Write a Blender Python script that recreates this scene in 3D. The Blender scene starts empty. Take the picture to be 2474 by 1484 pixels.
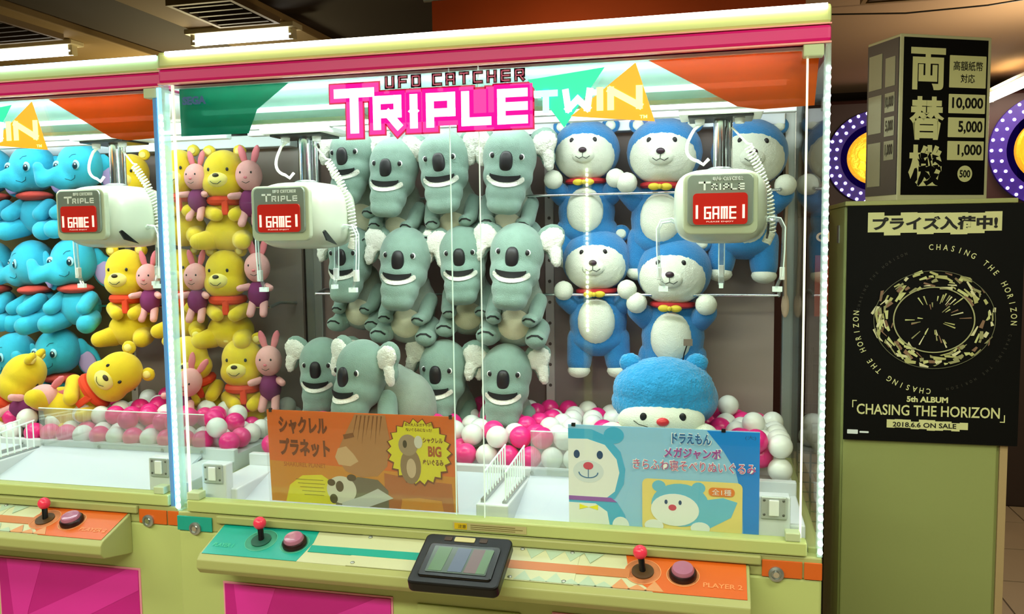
import bpy, bmesh, math, random
import numpy as np
from mathutils import Vector, Matrix
from mathutils.bvhtree import BVHTree
PI = math.pi
random.seed(7)
S = bpy.context.scene
COL = S.collection

# ------------------------------------------------------------------ camera
FPX, YAW, PITCH, ROLL = 2033.2, 0.24003, -0.08049, -0.01235
CAM = Vector((1.50275, -2.06637, 1.62695))
fwd = Vector((-math.sin(YAW)*math.cos(PITCH), math.cos(YAW)*math.cos(PITCH), math.sin(PITCH)))
r0 = Vector((math.cos(YAW), math.sin(YAW), 0)); u0 = r0.cross(fwd)
rr = math.cos(ROLL)*r0 + math.sin(ROLL)*u0
uu = -math.sin(ROLL)*r0 + math.cos(ROLL)*u0
cam = bpy.data.cameras.new('camera'); camo = bpy.data.objects.new('camera', cam); COL.objects.link(camo)
cam.sensor_width = 36; cam.lens = 36*FPX/2474; cam.clip_start = 0.02; cam.clip_end = 100
m3 = Matrix((rr, uu, -fwd)).transposed()
camo.matrix_world = Matrix.Translation(CAM) @ m3.to_4x4()
S.camera = camo

# ------------------------------------------------------------------ world, lights, exposure
w = bpy.data.worlds.new('world'); S.world = w; w.use_nodes = True
w.node_tree.nodes['Background'].inputs[0].default_value = (0.30, 0.24, 0.14, 1)
w.node_tree.nodes['Background'].inputs[1].default_value = 0.35
S.view_settings.view_transform = 'Standard'; S.view_settings.look = 'None'
S.cycles.transparent_max_bounces = 40
S.view_settings.exposure = 0.5; S.view_settings.gamma = 1; S.view_settings.use_curve_mapping = False

def area(name, loc, size, power, color, rot=(0, 0, 0)):
    l = bpy.data.lights.new(name, 'AREA'); l.shape = 'RECTANGLE'; l.size, l.size_y = size
    l.energy = power; l.color = color
    o = bpy.data.objects.new(name, l); o.location = loc; o.rotation_euler = rot; COL.objects.link(o); return o
ROOMC = (0.98, 1.0, 0.72)
area('room_lamp', (0.4, -2.6, 2.68), (3.0, 0.5), 86, ROOMC)
area('room_lamp', (2.6, -1.0, 2.68), (1.6, 0.5), 26, ROOMC)
area('room_lamp', (-1.8, -1.4, 2.68), (2.0, 0.5), 30, ROOMC)
area('room_lamp', (3.4, 4.1, 2.62), (0.9, 0.4), 14, (1, .8, .6))
def fill_light(loc, power, color):  # unseen fill lamps, added to brighten the ceiling
    l = bpy.data.lights.new('ceiling_fill', 'POINT'); l.energy = power; l.color = color; l.shadow_soft_size = .15
    o = bpy.data.objects.new('ceiling_fill', l); o.location = loc; COL.objects.link(o)
fill_light((-1.6, 2.6, 2.25), 26, (1, .84, .45)); fill_light((.9, 1.25, 2.35), 3, (1, .75, .4)); fill_light((3.0, 2.4, 2.2), 30, (1, .82, .56))
INC = (0.93, 1.0, 0.97)
for mx, my in ((0.0, 0.0), (-1.762, 0.03)):                # tubes inside the two claw machines
    c = INC if mx == 0 else (0.9, 1.0, 1.0)
    area('case_lamp', (mx+0.875, my+0.13, 2.035), (1.6, 0.10), 11, c, (math.radians(25), 0, 0))
    area('case_lamp', (mx+0.875, my+0.52, 2.045), (1.5, 0.10), 3.0, c)

# ------------------------------------------------------------------ materials
def lin(h):
    if isinstance(h, str):
        h = h.lstrip('#'); v = [int(h[i:i+2], 16)/255 for i in (0, 2, 4)]
    else: v = h
    return tuple((c/12.92 if c <= .04045 else ((c+.055)/1.055)**2.4) for c in v)
MATS = {}
def mat(key, color, rough=.5, metal=0., emit=0., noise=0., bump=0., bscale=200., var=0., sheen=0., spec=.5):
    if key in MATS: return MATS[key]
    m = bpy.data.materials.new(key); m.use_nodes = True; nt = m.node_tree; b = nt.nodes['Principled BSDF']
    c = (*lin(color), 1)
    b.inputs['Base Color'].default_value = c
    b.inputs['Roughness'].default_value = rough; b.inputs['Metallic'].default_value = metal
    b.inputs['Specular IOR Level'].default_value = spec
    if emit:
        b.inputs['Emission Color'].default_value = c; b.inputs['Emission Strength'].default_value = emit
    if sheen:
        b.inputs['Sheen Weight'].default_value = sheen
    if var or bump:
        tc = nt.nodes.new('ShaderNodeTexCoord'); nz = nt.nodes.new('ShaderNodeTexNoise')
        nz.inputs['Scale'].default_value = bscale; nz.inputs['Detail'].default_value = 3
        nt.links.new(tc.outputs['Object'], nz.inputs['Vector'])
        if bump:
            bp = nt.nodes.new('ShaderNodeBump'); bp.inputs['Strength'].default_value = bump; bp.inputs['Distance'].default_value = .004
            nt.links.new(nz.outputs['Fac'], bp.inputs['Height']); nt.links.new(bp.outputs['Normal'], b.inputs['Normal'])
        if var:
            mx = nt.nodes.new('ShaderNodeMix'); mx.data_type = 'RGBA'
            mx.inputs['A'].default_value = tuple(min(1, x*(1-var)) for x in c[:3])+(1,)
            mx.inputs['B'].default_value = tuple(min(1, x*(1+var)) for x in c[:3])+(1,)
            n2 = nt.nodes.new('ShaderNodeTexNoise'); n2.inputs['Scale'].default_value = bscale/8
            nt.links.new(tc.outputs['Object'], n2.inputs['Vector'])
            nt.links.new(n2.outputs['Fac'], mx.inputs['Factor']); nt.links.new(mx.outputs['Result'], b.inputs['Base Color'])
    MATS[key] = m; return m
def clear(key, tint=(1, 1, 1), refl=.06, rough=.02, body=0.0, bodyc=(1, 1, 1), transl=False):
    if key in MATS: return MATS[key]
    m = bpy.data.materials.new(key); m.use_nodes = True; nt = m.node_tree; nt.nodes.clear()
    out = nt.nodes.new('ShaderNodeOutputMaterial'); tr = nt.nodes.new('ShaderNodeBsdfTransparent'); gl = nt.nodes.new('ShaderNodeBsdfGlossy')
    tr.inputs[0].default_value = (*tint, 1); gl.inputs['Roughness'].default_value = rough
    mix = nt.nodes.new('ShaderNodeMixShader'); fr = nt.nodes.new('ShaderNodeLayerWeight'); fr.inputs[0].default_value = .5
    pw = nt.nodes.new('ShaderNodeMath'); pw.operation = 'POWER'; pw.inputs[1].default_value = 5
    nt.links.new(fr.outputs['Facing'], pw.inputs[0])
    mul = nt.nodes.new('ShaderNodeMath'); mul.operation = 'MULTIPLY_ADD'; mul.inputs[1].default_value = .5; mul.inputs[2].default_value = refl
    mul.use_clamp = True
    nt.links.new(pw.outputs[0], mul.inputs[0]); nt.links.new(mul.outputs[0], mix.inputs[0])
    src = tr
    if body:
        df = nt.nodes.new('ShaderNodeBsdfTranslucent' if transl else 'ShaderNodeBsdfDiffuse'); df.inputs[0].default_value = (*bodyc, 1)
        ad = df
        if transl:
            d2 = nt.nodes.new('ShaderNodeBsdfDiffuse'); d2.inputs[0].default_value = (*bodyc, 1)
            ad = nt.nodes.new('ShaderNodeMixShader'); ad.inputs[0].default_value = .5
            nt.links.new(df.outputs[0], ad.inputs[1]); nt.links.new(d2.outputs[0], ad.inputs[2])
        mb = nt.nodes.new('ShaderNodeMixShader'); mb.inputs[0].default_value = body
        nt.links.new(tr.outputs[0], mb.inputs[1]); nt.links.new(ad.outputs[0], mb.inputs[2]); src = mb
    nt.links.new(src.outputs[0], mix.inputs[1]); nt.links.new(gl.outputs[0], mix.inputs[2]); nt.links.new(mix.outputs[0], out.inputs[0])
    MATS[key] = m; return m

CREAM = mat('cream_paint', '#b7c47c', .38)
CREAM2 = mat('cream_metal', '#a6aa6c', .42)
WHITE = mat('white_plastic', '#eef1ee', .3)
INWHITE = mat('inner_white', '#dadfe2', .45)
PINK = mat('pink_stripe', '#d60e78', .35)
PINKLINE = mat('pale_pink_line', '#f0a09a', .4)
MAGENTA = mat('magenta_panel', '#c8128e', .3, var=.08, bscale=20)
MAGENTA2 = mat('magenta_light', '#e02ca8', .3)
TEAL = mat('teal_print', '#109e90', .32)
TEALL = mat('pale_teal_print', '#9fc7a6', .32)
PALE = mat('pale_deck_print', '#c3c6a0', .34)
PALE2 = mat('pale_deck_triangle', '#a9bfa6', .34)
ORANGE = mat('orange_print', '#d2601c', .32)
ORANGE2 = mat('orange_deck_line', '#c07440', .32)
CHROME = mat('chrome', '#d8dce0', .16, 1)
STEEL = mat('brushed_steel', '#aab0ae', .35, .8)
BLACK = mat('black_plastic', '#0c0c0e', .3)
RED = mat('red_ball', '#f03a5a', .25)
TUBE = mat('tube_light', '#fff8e2', .5, emit=9)
TUBEB = mat('tube_light_cool', '#a9dcff', .5, emit=7)
LED = mat('white_led', '#f2fbff', .5, emit=9)
LEDY = mat('warm_led', '#fffbe0', .5, emit=5)
LEDB = mat('blue_led', '#5fb8ff', .5, emit=3.5)
GLASS = clear('glass', (.97, .995, .985), .045)
SIDEGLASS = clear('side_glass', (.97, .99, .98), .015)
ACRYL = clear('clear_acrylic', (.93, .96, .96), .14, .05, .10, (.9, .95, .95))
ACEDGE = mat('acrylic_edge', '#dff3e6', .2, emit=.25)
INK = mat('ink_black', '#0a0a08', .5)
PAPERC = mat('cream_print', '#d6d69a', .6)
PAPERW = mat('white_print', '#e8f2f4', .55)

# ------------------------------------------------------------------ mesh helpers
class MB:
    def __init__(s): s.v = []; s.f = []
    def add(s, vs, fs, M=None):
        o = len(s.v)
        s.v += [tuple(M @ Vector(v)) if M else tuple(v) for v in vs]
        s.f += [tuple(i+o for i in f) for f in fs]; return s
    def box(s, x0, x1, y0, y1, z0, z1, M=None):
        vs = [(x, y, z) for z in (z0, z1) for y in (y0, y1) for x in (x0, x1)]
        return s.add(vs, [(0, 2, 3, 1), (4, 5, 7, 6), (0, 1, 5, 4), (2, 6, 7, 3), (0, 4, 6, 2), (1, 3, 7, 5)], M)
    def prism_x(s, prof, x0, x1, M=None):                       # profile in (y,z)
        n = len(prof); vs = [(x0, y, z) for y, z in prof]+[(x1, y, z) for y, z in prof]
        return s.add(vs, [tuple(range(n)), tuple(range(2*n-1, n-1, -1))]+[(i, i+n, (i+1) % n+n, (i+1) % n) for i in range(n)], M)
    def plate(s, pts, y, t, M=None):                            # polygon in (x,z), thick t towards +y
        n = len(pts); vs = [(x, y, z) for x, z in pts]+[(x, y+t, z) for x, z in pts]
        return s.add(vs, [tuple(range(n)), tuple(range(2*n-1, n-1, -1))]+[(i, (i+1) % n, (i+1) % n+n, i+n) for i in range(n)], M)
    def lathe(s, prof, n=20, M=None):                           # profile (r,z) around z
        k = len(prof); vs = [(r*math.cos(2*PI*j/n), r*math.sin(2*PI*j/n), z) for r, z in prof for j in range(n)]
        fs = [(i*n+j, i*n+(j+1) % n, (i+1)*n+(j+1) % n, (i+1)*n+j) for i in range(k-1) for j in range(n)]
        fs += [tuple(range(n-1, -1, -1)), tuple(range((k-1)*n, k*n))]
        return s.add(vs, fs, M)
    def ell(s, c, r, n=16, k=10, M=None, e1=1., e2=1.):
        sp = lambda a, e: math.copysign(abs(a)**e, a)
        vs = [(c[0], c[1], c[2]-r[2])]
        for i in range(1, k):
            a = -PI/2+PI*i/k
            for j in range(n):
                b = 2*PI*j/n
                vs.append((c[0]+r[0]*sp(math.cos(a), e1)*sp(math.cos(b), e2), c[1]+r[1]*sp(math.cos(a), e1)*sp(math.sin(b), e2), c[2]+r[2]*sp(math.sin(a), e1)))
        vs.append((c[0], c[1], c[2]+r[2])); L = len(vs)-1
        fs = [(0, 1+(j+1) % n, 1+j) for j in range(n)]
        fs += [(1+i*n+j, 1+i*n+(j+1) % n, 1+(i+1)*n+(j+1) % n, 1+(i+1)*n+j) for i in range(k-2) for j in range(n)]
        fs += [(L, 1+(k-2)*n+j, 1+(k-2)*n+(j+1) % n) for j in range(n)]
        return s.add(vs, fs, M)
    def tube(s, pts, r, n=8, M=None, flat=None):
        pts = [Vector(p) for p in pts]; vs = []; ref = Vector((0, 0, 1)); prev = None
        for i, p in enumerate(pts):
            t = (pts[min(i+1, len(pts)-1)]-pts[max(i-1, 0)]).normalized()
            if prev is None:
                a = t.cross(ref)
                if a.length < .05: a = t.cross(Vector((0, 1, 0)))
                a.normalize()
            else:
                a = prev-t*prev.dot(t); a.normalize()
            prev = a; b = t.cross(a)
            ri = r[i] if isinstance(r, (list, tuple)) else r
            fl = flat or 1
            vs += [tuple(p+a*ri*math.cos(2*PI*j/n)+b*ri*fl*math.sin(2*PI*j/n)) for j in range(n)]
        k = len(pts); fs = [(i*n+j, (i+1)*n+j, (i+1)*n+(j+1) % n, i*n+(j+1) % n) for i in range(k-1) for j in range(n)]
        fs += [tuple(range(n)), tuple(range(k*n-1, (k-1)*n-1, -1))]
        return s.add(vs, fs, M)
    def mesh(s, name, m, smooth=False):
        me = bpy.data.meshes.new(name); me.from_pydata(s.v, [], s.f); me.validate()
        bm = bmesh.new(); bm.from_mesh(me); bmesh.ops.recalc_face_normals(bm, faces=bm.faces); bm.to_mesh(me); bm.free()
        if m: me.materials.append(m)
        if smooth:
            for p in me.polygons: p.use_smooth = True
            me.set_sharp_from_angle(angle=math.radians(40))
        return me
    def build(s, name, m, parent=None, smooth=False, bevel=0):
        o = link(name, s.mesh(name, m, smooth), parent)
        if bevel:
            b = o.modifiers.new('b', 'BEVEL'); b.width = bevel; b.segments = 2; b.limit_method = 'ANGLE'
        return o
def link(name, me, parent=None, loc=None, rot=None):
    o = bpy.data.objects.new(name, me); COL.objects.link(o)
    if parent: o.parent = parent
    if loc: o.location = loc
    if rot: o.rotation_euler = rot
    return o
def tag(o, label=None, cat=None, group=None, kind=None):
    if label: o['label'] = label
    if cat: o['category'] = cat
    if group: o['group'] = group
    if kind: o['kind'] = kind
    return o
def thing(name, label, cat, loc=(0, 0, 0), rz=0, group=None):
    o = bpy.data.objects.new(name, None); COL.objects.link(o); o.location = loc; o.rotation_euler = (0, 0, rz)
    o.empty_display_size = .05
    return tag(o, label, cat, group)
KIDS = {}
def dup(root, loc, rot=(0, 0, 0), scale=1, label=None, group=None):
    r = root.copy(); COL.objects.link(r); r.location = loc; r.rotation_euler = rot
    r.scale = (scale, scale, scale) if not isinstance(scale, tuple) else scale
    if label: r['label'] = label
    if group: r['group'] = group
    for ch in list(root.children):
        c = ch.copy(); COL.objects.link(c); c.parent = r
        for g in ch.children:
            d = g.copy(); COL.objects.link(d); d.parent = c
    return r
def place(root, loc, rot, scale, label, group):
    root.location = loc; root.rotation_euler = rot
    root.scale = (scale, scale, scale) if not isinstance(scale, tuple) else scale
    root['label'] = label; root['group'] = group

_tc = {}
def text_mesh(s, bold=0.0, res=3):
    k = (s, bold)
    if k in _tc: return _tc[k]
    cu = bpy.data.curves.new('t', 'FONT'); cu.body = s; cu.size = 1; cu.offset = bold; cu.resolution_u = res
    o = bpy.data.objects.new('t', cu); COL.objects.link(o); bpy.context.view_layer.update()
    dg = bpy.context.evaluated_depsgraph_get(); me = bpy.data.meshes.new_from_object(o.evaluated_get(dg))
    vs = [tuple(v.co[:2]) for v in me.vertices]; fs = [tuple(p.vertices) for p in me.polygons]
    bpy.data.objects.remove(o); bpy.data.curves.remove(cu)
    _tc[k] = (vs, fs); return _tc[k]
def text(s, x0, x1, z0, z1, y, m, parent, name='lettering', bold=.02, M=None, skew=0, rotz=0, mb=None):
    """flat print of s filling the box x0..x1, z0..z1 on the plane y (in M's frame)"""
    vs, fs = text_mesh(s, bold)
    if not vs: return None
    xs = [v[0] for v in vs]; zs = [v[1] for v in vs]
    ax, bx, az, bz = min(xs), max(xs), min(zs), max(zs)
    vv = [(x0+(x-ax)/(bx-ax)*(x1-x0)+skew*(z-az)/(bz-az+1e-9), y, z0+(z-az)/max(bz-az, 1e-6)*(z1-z0)) for x, z in vs]
    q = mb or MB(); q.add(vv, fs, M)
    if mb: return None
    return q.build(name, m, parent)
def flat(name, pts, y, m, parent, M=None, t=.0006):
    return MB().plate(pts, y, t, M).build(name, m, parent)
def disc(cx, cz, rx, rz, n=32, a0=0, a1=2*PI):
    return [(cx+rx*math.cos(a0+(a1-a0)*i/n), cz+rz*math.sin(a0+(a1-a0)*i/n)) for i in range(n if a1-a0 > 6.2 else n+1)]
def rrect(x0, x1, z0, z1, r, n=5):
    out = []
    for cx, cz, a in ((x1-r, z1-r, 0), (x0+r, z1-r, PI/2), (x0+r, z0+r, PI), (x1-r, z0+r, 1.5*PI)):
        out += [(cx+r*math.cos(a+PI/2*i/n), cz+r*math.sin(a+PI/2*i/n)) for i in range(n+1)]
    return out
GLY = {
 'U': [[(0, 1), (0, 0), (1, 0), (1, 1)]], 'F': [[(0, 0), (0, 1), (1, 1)], [(0, .5), (.85, .5)]], 'O': [[(0, 0), (0, 1), (1, 1), (1, 0), (0, 0)]],
 'C': [[(1, 1), (0, 1), (0, 0), (1, 0)]], 'A': [[(0, 0), (0, 1), (1, 1), (1, 0)], [(0, .4), (1, .4)]], 'T': [[(0, 1), (1, 1)], [(.5, 1), (.5, 0)]],
 'H': [[(0, 0), (0, 1)], [(1, 0), (1, 1)], [(0, .5), (1, .5)]], 'E': [[(1, 1), (0, 1), (0, 0), (1, 0)], [(0, .5), (1, .5)]],
 'R': [[(0, 0), (0, 1), (1, 1), (1, .45), (0, .45)], [(.55, .45), (1, 0)]], 'I': [[(.5, 0), (.5, 1)]], 'P': [[(0, 0), (0, 1), (1, 1), (1, .4), (0, .4)]],
 'L': [[(0, 1), (0, 0), (1, 0)]], 'W': [[(0, 1), (.1, 0), (.5, .55), (.9, 0), (1, 1)]], 'N': [[(0, 0), (0, 1), (1, 0), (1, 1)]],
 'G': [[(1, 1), (0, 1), (0, 0), (1, 0), (1, .5), (.5, .5)]], 'M': [[(0, 0), (0, 1), (1, 1), (1, 0)], [(.5, 1), (.5, 0)]]}
def strokes(ch, x0, x1, z0, z1, w_, y, t, mb, M=None, grow=0):
    h = w_/2+grow
    for pl in GLY[ch]:
        P = [Vector((x0+w_/2+a*(x1-x0-w_), z0+w_/2+b*(z1-z0-w_))) for a, b in pl]
        for a, b in zip(P, P[1:]):
            d = (b-a).normalized(); n = Vector((-d.y, d.x)); a2 = a-d*h; b2 = b+d*h
            mb.plate([tuple(a2+n*h), tuple(a2-n*h), tuple(b2-n*h), tuple(b2+n*h)], y, t, M)
def word(s, x0, x1, z0, z1, w_, gap, y, t, mb, M=None, grow=0, iw=.45):
    ws = [(.5 if c == ' ' else (iw if c == 'I' else 1)) for c in s]
    u = (x1-x0-gap*(len(s)-1))/sum(ws); x = x0
    for c, k in zip(s, ws):
        if c != ' ': strokes(c, x, x+u*k, z0, z1, w_, y, t, mb, M, grow)
        x += u*k+gap

# ================================================================== ROOM SHELL
FLOORM = mat('floor_tile', '#a8957c', .35, var=.1, bscale=30)
def struct(name, mb, m, parent=None, **k):
    o = mb.build(name, m, parent, **k)
    if not parent: o['kind'] = 'structure'
    return o
struct('floor', MB().box(-6, 6.5, -5, 9.5, -.1, -.004), mat('floor_joint', '#5c4c3e', .6))
fl = [o for o in bpy.data.objects if o.name == 'floor'][0]
tm = MB().box(.004, .446, .004, .446, -.004, 0).mesh('floor_tile', FLOORM)
for i in range(9):
    for j in range(14):
        link('tile', tm, fl, (1.85+i*.45, .4+j*.45, 0))
fr_ = MB()
for i in range(-17, 13):
    for j in range(-12, 21):
        x, y = 1.85+i*.45-.45*0, .4+j*.45
        if 0 <= i < 9 and 0 <= j < 14: continue
        if x < -5.9 or x > 6.0 or y < -4.9 or y > 9.0: continue
        fr_.box(x+.004, x+.446, y+.004, y+.446, -.004, 0)
ft = fr_.build('far_tiles', FLOORM, fl); ft['kind'] = 'stuff'
CEILM = mat('ceiling_board', '#8a7040', .8, var=.12, bscale=6)
CEILD = mat('ceiling_dark', '#2c1e0c', .85)
CEILR = mat('ceiling_rosy', '#8f7558', .8, var=.12, bscale=6)
struct('ceiling', MB().box(-6, 6.5, -5, 9.5, 2.75, 2.85), CEILD)
ce = [o for o in bpy.data.objects if o.name == 'ceiling'][0]
for x0, x1, y0, y1, m in ((-3.1, -1.68, .9, 2.5, CEILM), (-1.12, -.58, .9, 2.5, CEILM), (1.5, 6.3, .3, 4.9, CEILR), (-6, 6, -5, .3, CEILM)):
    MB().box(x0, x1, y0, y1, 2.71, 2.75).build('ceiling_board', m, ce, bevel=.006)
struct('wall_back', MB().box(-6, 6.5, 9.5, 9.6, 0, 2.75), mat('back_wall', '#1a100c', .8))
struct('wall_left', MB().box(-6.1, -6, -5, 9.5, 0, 2.75), mat('side_wall', '#4a3a28', .8))
struct('wall_right', MB().box(6.5, 6.6, -5, 9.5, 0, 2.75), mat('side_wall', '#4a3a28', .8))
struct('wall_front', MB().box(-6, 6.5, -5.1, -5, 0, 2.75), mat('front_wall', '#241a14', .8))
# red ceiling glow put into the colour of an added banner above the machine
b = thing('ceiling_glow_backdrop', 'red orange glow painted on a banner hanging from the ceiling behind the claw machine', 'backdrop', (0, 0, 0))
MB().box(.22, 1.85, 1.70, 1.71, 2.42, 2.72).build('glow_sheet', mat('red_glow_paint', '#c4501a', .7, var=.5, bscale=14), b)
MB().tube([(.18, 1.705, 2.73), (1.9, 1.705, 2.73)], .012).build('rail', STEEL, b)
# ceiling vents, tube lights
def vent(x0, x1, y0, y1, label):
    v = thing('ceiling_vent', label, 'vent', ((x0+x1)/2, (y0+y1)/2, 2.71), group='dark ceiling vents')
    hx, hy = (x1-x0)/2, (y1-y0)/2
    MB().box(-hx, hx, -hy, hy, -.012, 0).build('backing', mat('vent_dark', '#120c06', .8), v)
    for k in range(5):
        y = -hy+2*hy*(k+.5)/5
        MB().box(-hx+.01, hx-.01, y-.008, y+.008, -.03, -.012).build('slat', mat('vent_slat', '#3a2a14', .6), v)
    f = MB(); f.box(-hx-.02, hx+.02, -hy-.02, -hy, -.03, 0); f.box(-hx-.02, hx+.02, hy, hy+.02, -.03, 0); f.box(-hx-.02, -hx, -hy, hy, -.03, 0); f.box(hx, hx+.02, -hy, hy, -.03, 0)
    f.build('frame', mat('vent_frame', '#6e5834', .6), v)
vent(-.87, -.58, 1.32, 1.70, 'dark slatted ceiling vent above the main claw machine')
vent(-2.2, -1.8, 1.3, 1.68, 'dark slatted ceiling vent above the left claw machine')
vent(2.15, 2.6, 1.75, 2.15, 'pale ceiling vent at the top over the boxy money change sign')
def ceil_tube(x0, x1, y, z, label, rz=0, ln=None, loc=None):
    t = thing('ceiling_light', label, 'light', loc or ((x0+x1)/2, y, z), rz, group='fluorescent ceiling tubes')
    h = (ln or (x1-x0))/2
    MB().box(-h-.03, h+.03, -.05, .05, .03, .055).build('housing', mat('lamp_housing', '#c9bd93', .5), t, bevel=.004)
    MB().tube([(-h, 0, 0), (h, 0, 0)], .021, 12).build('tube', mat('ceiling_tube', '#fffdf2', .5, emit=7), t, smooth=True)
    for s in (-1, 1): MB().box(s*h-.012, s*h+.012, -.02, .02, -.02, .035).build('socket', mat('lamp_housing', '#c9bd93', .5), t)
ceil_tube(-1.11, -.56, 1.84, 2.655, 'white fluorescent tube on the ceiling just above the left end of the main machine')
ceil_tube(-2.36, -1.85, 1.84, 2.655, 'white fluorescent tube on the ceiling above the machine at the left edge')
ceil_tube(0, 0, 0, 0, 'slanting white ceiling tube right of the money change sign', rz=math.radians(92), ln=.75, loc=(3.34, 4.1, 2.55))
cb = MB().tube([(2.0, 2.3, 2.68), (2.35, 2.3, 2.66), (2.7, 2.3, 2.67), (3.0, 2.3, 2.70)], .004).build('ceiling_cable', BLACK)
tag(cb, 'thin dark cable sagging under the ceiling behind the money change sign', 'cable')

# ================================================================== CLAW MACHINE
W = 1.75
def build_machine(ox, oy, label, cool):
    m = thing('claw_machine', label, 'arcade machine', (ox, oy, 0))
    led = LEDB if cool else LED
    # --- cabinet body
    b = MB()
    b.box(0, W, 0.0, .93, .02, .805); b.build('cabinet', CREAM, m, bevel=.006)
    b = MB(); b.box(.0, W, .001, .05, .805, .86); b.box(.13, 1.61, -.012, .001, .835, .858); b.build('lower_rail', CREAM2, m, bevel=.004)
    b = MB(); b.box(.035, W-.035, -.006, .035, .862, .896); b.build('window_sill', CREAM, m, bevel=.004)
    b = MB(); b.box(0, W, .05, .93, .805, .83); b.build('case_floor', INWHITE, m)
    MB().box(.035, W-.035, .36, .90, .83, .924).build('ball_bed', INWHITE, m)
    # corner bands
    for x0, x1, mm, c in ((0, .112, TEAL, .06), (1.612, 1.705, ORANGE, 1.645), (1.709, 1.75, ORANGE, None)):
        MB().box(x0, x1, -.004, .0, .806, .848).build('corner_band', mm, m, bevel=.0015)
        if c:
            k = MB().lathe([(.0, 0), (.018, 0), (.018, .006), (.012, .008), (.012, .004), (.0, .004)], 24, Matrix.Translation((c, -.004, .815)) @ Matrix.Rotation(PI/2, 4, 'X')).build('lock', STEEL, m, smooth=True)
            MB().lathe([(0, .0), (.007, 0), (.007, .009), (0, .009)], 16, Matrix.Translation((c, -.004, .815)) @ Matrix.Rotation(PI/2, 4, 'X')).build('key_barrel', CHROME, k, smooth=True)
    # magenta panels
    for x0, x1 in ((.146, .65), (1.10, 1.60)):
        MB().box(x0-.006, x1+.006, -.003, 0, .10, .666).build('panel_rim', mat('panel_rim', '#f09ab4', .4), m, bevel=.001)
        p = MB().box(x0, x1, -.005, -.003, .106, .66).build('lower_panel', MAGENTA, m)
        flat('printed_stripe', [(x0, .44), (x0, .34), (x1, .60), (x1, .66), (x1-.04, .66)], -.006, MAGENTA2, p)
        flat('printed_stripe', [(x0+.03, .66), (x0+.16, .66), (x0+.1, .5), (x0+.06, .3)], -.0058, MAGENTA2, p)
    # coin door
    d = MB().box(.725, 1.01, -.006, 0, .15, .655).build('coin_door', CREAM, m, bevel=.003)
    MB().box(.765, .775, -.009, -.006, .30, .60).build('door_groove', mat('groove', '#7c7a52', .6), d)
    MB().box(.955, .965, -.009, -.006, .30, .62).build('door_groove', mat('groove', '#7c7a52', .6), d)
    # --- control deck
    prof = [(0, .832), (-.12, .790), (-.132, .778), (-.134, .755), (-.120, .738), (-.02, .715), (0, .712)]
    MB().prism_x(prof, .147, 1.583).build('control_deck', CREAM2, m, bevel=.003)
    SL = Matrix(((1, 0, 0, 0), (0, -.12, 0.0, 0), (0, -.042, 1, .8325), (0, 0, 0, 1)))
    def deckp(name, pts, h, mm):                                     # pts (x, s) on the slope
        n = len(pts); vs = [(x, -.12*s, .8325-.042*s+h) for x, s in pts]+[(x, -.12*s, .8325-.042*s+h-.0015) for x, s in pts]
        fs = [tuple(range(n)), tuple(range(2*n-1, n-1, -1))]+[(i, (i+1) % n, (i+1) % n+n, i+n) for i in range(n)]
        return MB().add(vs, fs).build(name, mm, m)
    deckp('deck_print', [(.155, .03), (.575, .03), (.575, .99), (.155, .99)], .001, PALE)
    deckp('deck_print', [(.155, .03), (.445, .03), (.45, .40), (.435, .99), (.155, .99)], .002, TEAL)
    deckp('deck_print', [(.575, .03), (.875, .03), (.875, .99), (.575, .99)], .0025, PALE)
    deckp('deck_print', [(.875, .03), (1.17, .03), (1.17, .99), (.875, .99)], .0025, PALE)
    deckp('deck_print', [(1.17, .03), (1.575, .03), (1.575, .99), (1.17, .99)], .001, PALE)
    deckp('deck_print', [(1.285, .03), (1.575, .03), (1.575, .99), (1.36, .99), (1.30, .6)], .002, ORANGE)
    deckp('deck_stripe', [(.45, .49), (.875, .45), (.875, .68), (.45, .69)], .0032, TEAL)
    deckp('deck_stripe', [(.875, .45), (1.30, .45), (1.30, .68), (.875, .68)], .0032, ORANGE2)
    rnd = random.Random(3)
    for k in range(9):
        x = 1.02+.04*k; s = .72+.12*(k % 2)
        deckp('deck_triangle', [(x, .98), (x+.045, .98), (x+.022, s)], .0034, PALE2 if k < 6 else mat('deck_tri2', '#cf8f5c', .34))
    for k in range(4):
        x = 1.03+.05*k
        deckp('deck_triangle', [(x, .08), (x+.05, .08), (x+.02, .36)], .0034, PALE2)
    for x, s in ((.60, .1), (.59, .9), (.84, .1), (.81, .92), (1.02, .1), (1.01, .92), (1.15, .1), (1.145, .92)):
        MB().ell((x, -.12*s, .8325-.042*s+.003), (.006, .006, .003), 12, 6).build('screw', STEEL, m, smooth=True)
    PL2 = text_mesh('PLAYER 2', .01)
    for s_, x0, x1, mm in (('PLAYER 1', .17, .23, mat('deck_text_teal', '#3cb893', .4)), ('PLAYER 2', 1.475, 1.565, mat('deck_text_orange', '#ee8c52', .4))):
        R = Matrix(((1, 0, 0, 0), (0, -1, .943, -.088), (0, 0, .33, .8035), (0, 0, 0, 1)))
        R = Matrix.Translation((0, -.092, .8035)) @ Matrix.Rotation(-math.radians(70.7), 4, 'X')
        text(s_, x0, x1, 0, .016, 0, mm, m, 'lettering', M=R)
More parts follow.
